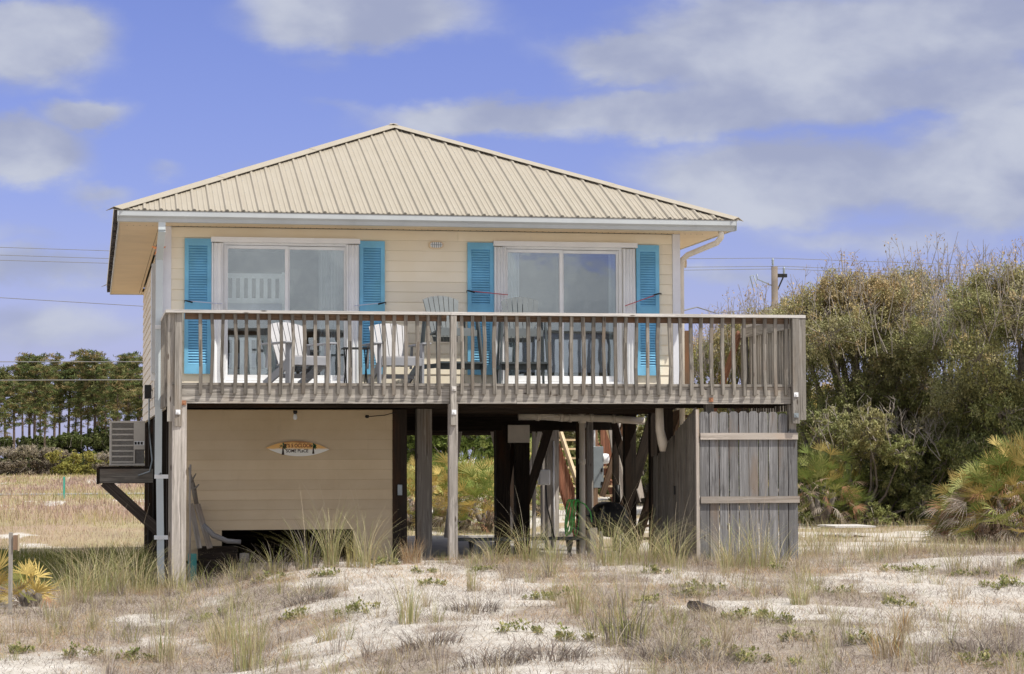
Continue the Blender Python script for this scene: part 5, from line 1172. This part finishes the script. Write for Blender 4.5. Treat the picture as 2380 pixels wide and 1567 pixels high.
# brush along the field edge
BR = [np.array([(.32, .27, .20), (.38, .32, .25), (.27, .26, .14), (.42, .36, .25)]), np.array([(.42, .40, .11), (.34, .35, .11), (.50, .45, .14)]), np.array([(.17, .21, .08), (.23, .25, .10), (.14, .17, .06)])]
bm = {}
def bush(i, px, d, top, kind, lb, base=None):
    x, y = at(px, d); h = CAMP.z+(1064-top)/5204.4*d
    if kind not in bm:
        t = oak(lb, 'bush', 'bush', x, y, 3., 1.9, 1300+kind, 12, 45, BR[kind], low=.02, leaf=.13, group='brush along the field edge', twigs=60 if kind == 0 else 5, z=0); bm[kind] = t
    else:
        s = bm[kind]; t = s.copy(); C.objects.link(t); t['label'] = lb; t.location = (x, y, 0)
        for c_ in s.children: d_ = c_.copy(); C.objects.link(d_); d_.parent = t
    t.scale = (h/3*1.25, h/3, h/3); t.rotation_euler = (0, 0, i*2.1)
for i, (px, top, kd) in enumerate([(-40, 1040, 0), (0, 1035, 0), (40, 1032, 0), (80, 1030, 0), (120, 1036, 0), (150, 1040, 1), (185, 1042, 1), (220, 1050, 1), (255, 1045, 0), (290, 1040, 0), (325, 1045, 0), (360, 1040, 0), (400, 1040, 0)]+[(-80-42*k, 1034+(k*7) % 12, 0) for k in range(10)]):
    bush(i, px, 262-(i % 3)*5, top, kd, {0: 'leafless grey brown brush at the far edge of the field', 1: 'yellow green bush at the far edge of the field', 2: ''}[kd])
for i, (px, top) in enumerate([(10, 1035), (60, 1038), (110, 1030), (165, 1036), (215, 1005), (250, 1015), (290, 1010), (330, 1015), (370, 1020), (-20, 1015), (35, 1010), (90, 1008), (140, 1006), (190, 1000), (270, 985), (315, 985)]):
    bush(i+20, px, 300, top, 2, 'dark green undergrowth bush among the pine trunks')

# ---------------------------------------------------------------- power line
def P3(px, py, d):
    q = FW*5204.4+RT2*(px-1190)-UP2*(py-783.5); return CAMP+q/q.dot(FW)*d
pb = P3(1800, 620, 88); t = thing('utility_pole', 'wooden utility pole with insulators rising behind the scrub oaks', 'utility pole', (pb.x, pb.y, 0))
m = MB(); m.tube([(pb.x, pb.y, 0), (pb.x, pb.y, pb.z)], [.17, .125], 12); m.build('pole', M['pole'], t)
def ins(p): m = MB(); m.lathe(p, [(.03, -.28), (.05, -.24), (.04, -.2), (.055, -.16), (.04, -.12), (.055, -.08), (.03, 0), (0, .02)], 10); m.build('insulator', M['galv'], t)
top = P3(1796, 601, 88); ins(top)
a = P3(1822, 621, 88); ins(a)
m = MB(); m.box(pb.x+.12, pb.x+.5, pb.y-.06, pb.y+.06, pb.z-.42, pb.z-.28); m.bar((pb.x+.36, pb.y, pb.z-.4), (pb.x+.1, pb.y, pb.z-.95), .05, .05); m.build('crossarm', M['black'], t)
m = MB(); m.tube([(pb.x-.1, pb.y, pb.z-.75), (pb.x-.7, pb.y, pb.z-.5), (pb.x-.72, pb.y, pb.z-.3)], .025, 6); m.tube([(pb.x-.9, pb.y, pb.z-.35), (pb.x-1.0, pb.y, pb.z-.4), (pb.x-.88, pb.y, pb.z-.85), (pb.x-.72, pb.y, pb.z-.8), (pb.x-.85, pb.y, pb.z-.35)], .022, 6); m.build('cutout_switch', M['galv'], t)
def wire(lb, pts, r=.011, d=88):
    m = MB(); P = [P3(*p, d) for p in pts]; m.tube(P, r, 5); o = m.build('power_line', M['cable']); prop(o, lb, 'power line', 'overhead wires')
wire('highest overhead wire across the sky', [(-300, 560), (0, 575), (250, 583), (600, 592), (1000, 600), (1400, 603), (1797, 600), (2060, 609), (2400, 622), (2700, 640)])
wire('second overhead wire just below the highest', [(-300, 580), (0, 593), (250, 601), (600, 611), (1000, 618), (1400, 622), (1600, 621), (1822, 619), (2060, 629), (2400, 643), (2700, 660)])
wire('third overhead wire, lowest of the upper three', [(-300, 590), (0, 605), (250, 612), (600, 620), (1000, 626), (1400, 629), (1600, 628), (1822, 625), (2060, 636), (2400, 650), (2700, 670)])
wire('thin single wire sloping down towards the house on the left', [(-300, 675), (0, 692), (333, 712), (500, 725)], .010, 70)
wire('upper of the two low wires in front of the pines', [(-300, 842), (0, 841), (330, 841), (600, 845)], .016, 84)
wire('lower of the two low wires in front of the pines', [(-300, 887), (0, 884), (330, 883), (600, 886)], .018, 84)
m = MB(); m.tube([(7.36, .4, 3.92), tuple(P3(1620, 714, 40)), tuple(P3(1665, 728, 52)), tuple(P3(1740, 720, 75)), (pb.x, pb.y, pb.z-1.8)], .012, 5)
prop(m.build('service_cable', M['cable']), 'service cable from the right wall of the house to the utility pole', 'power line')
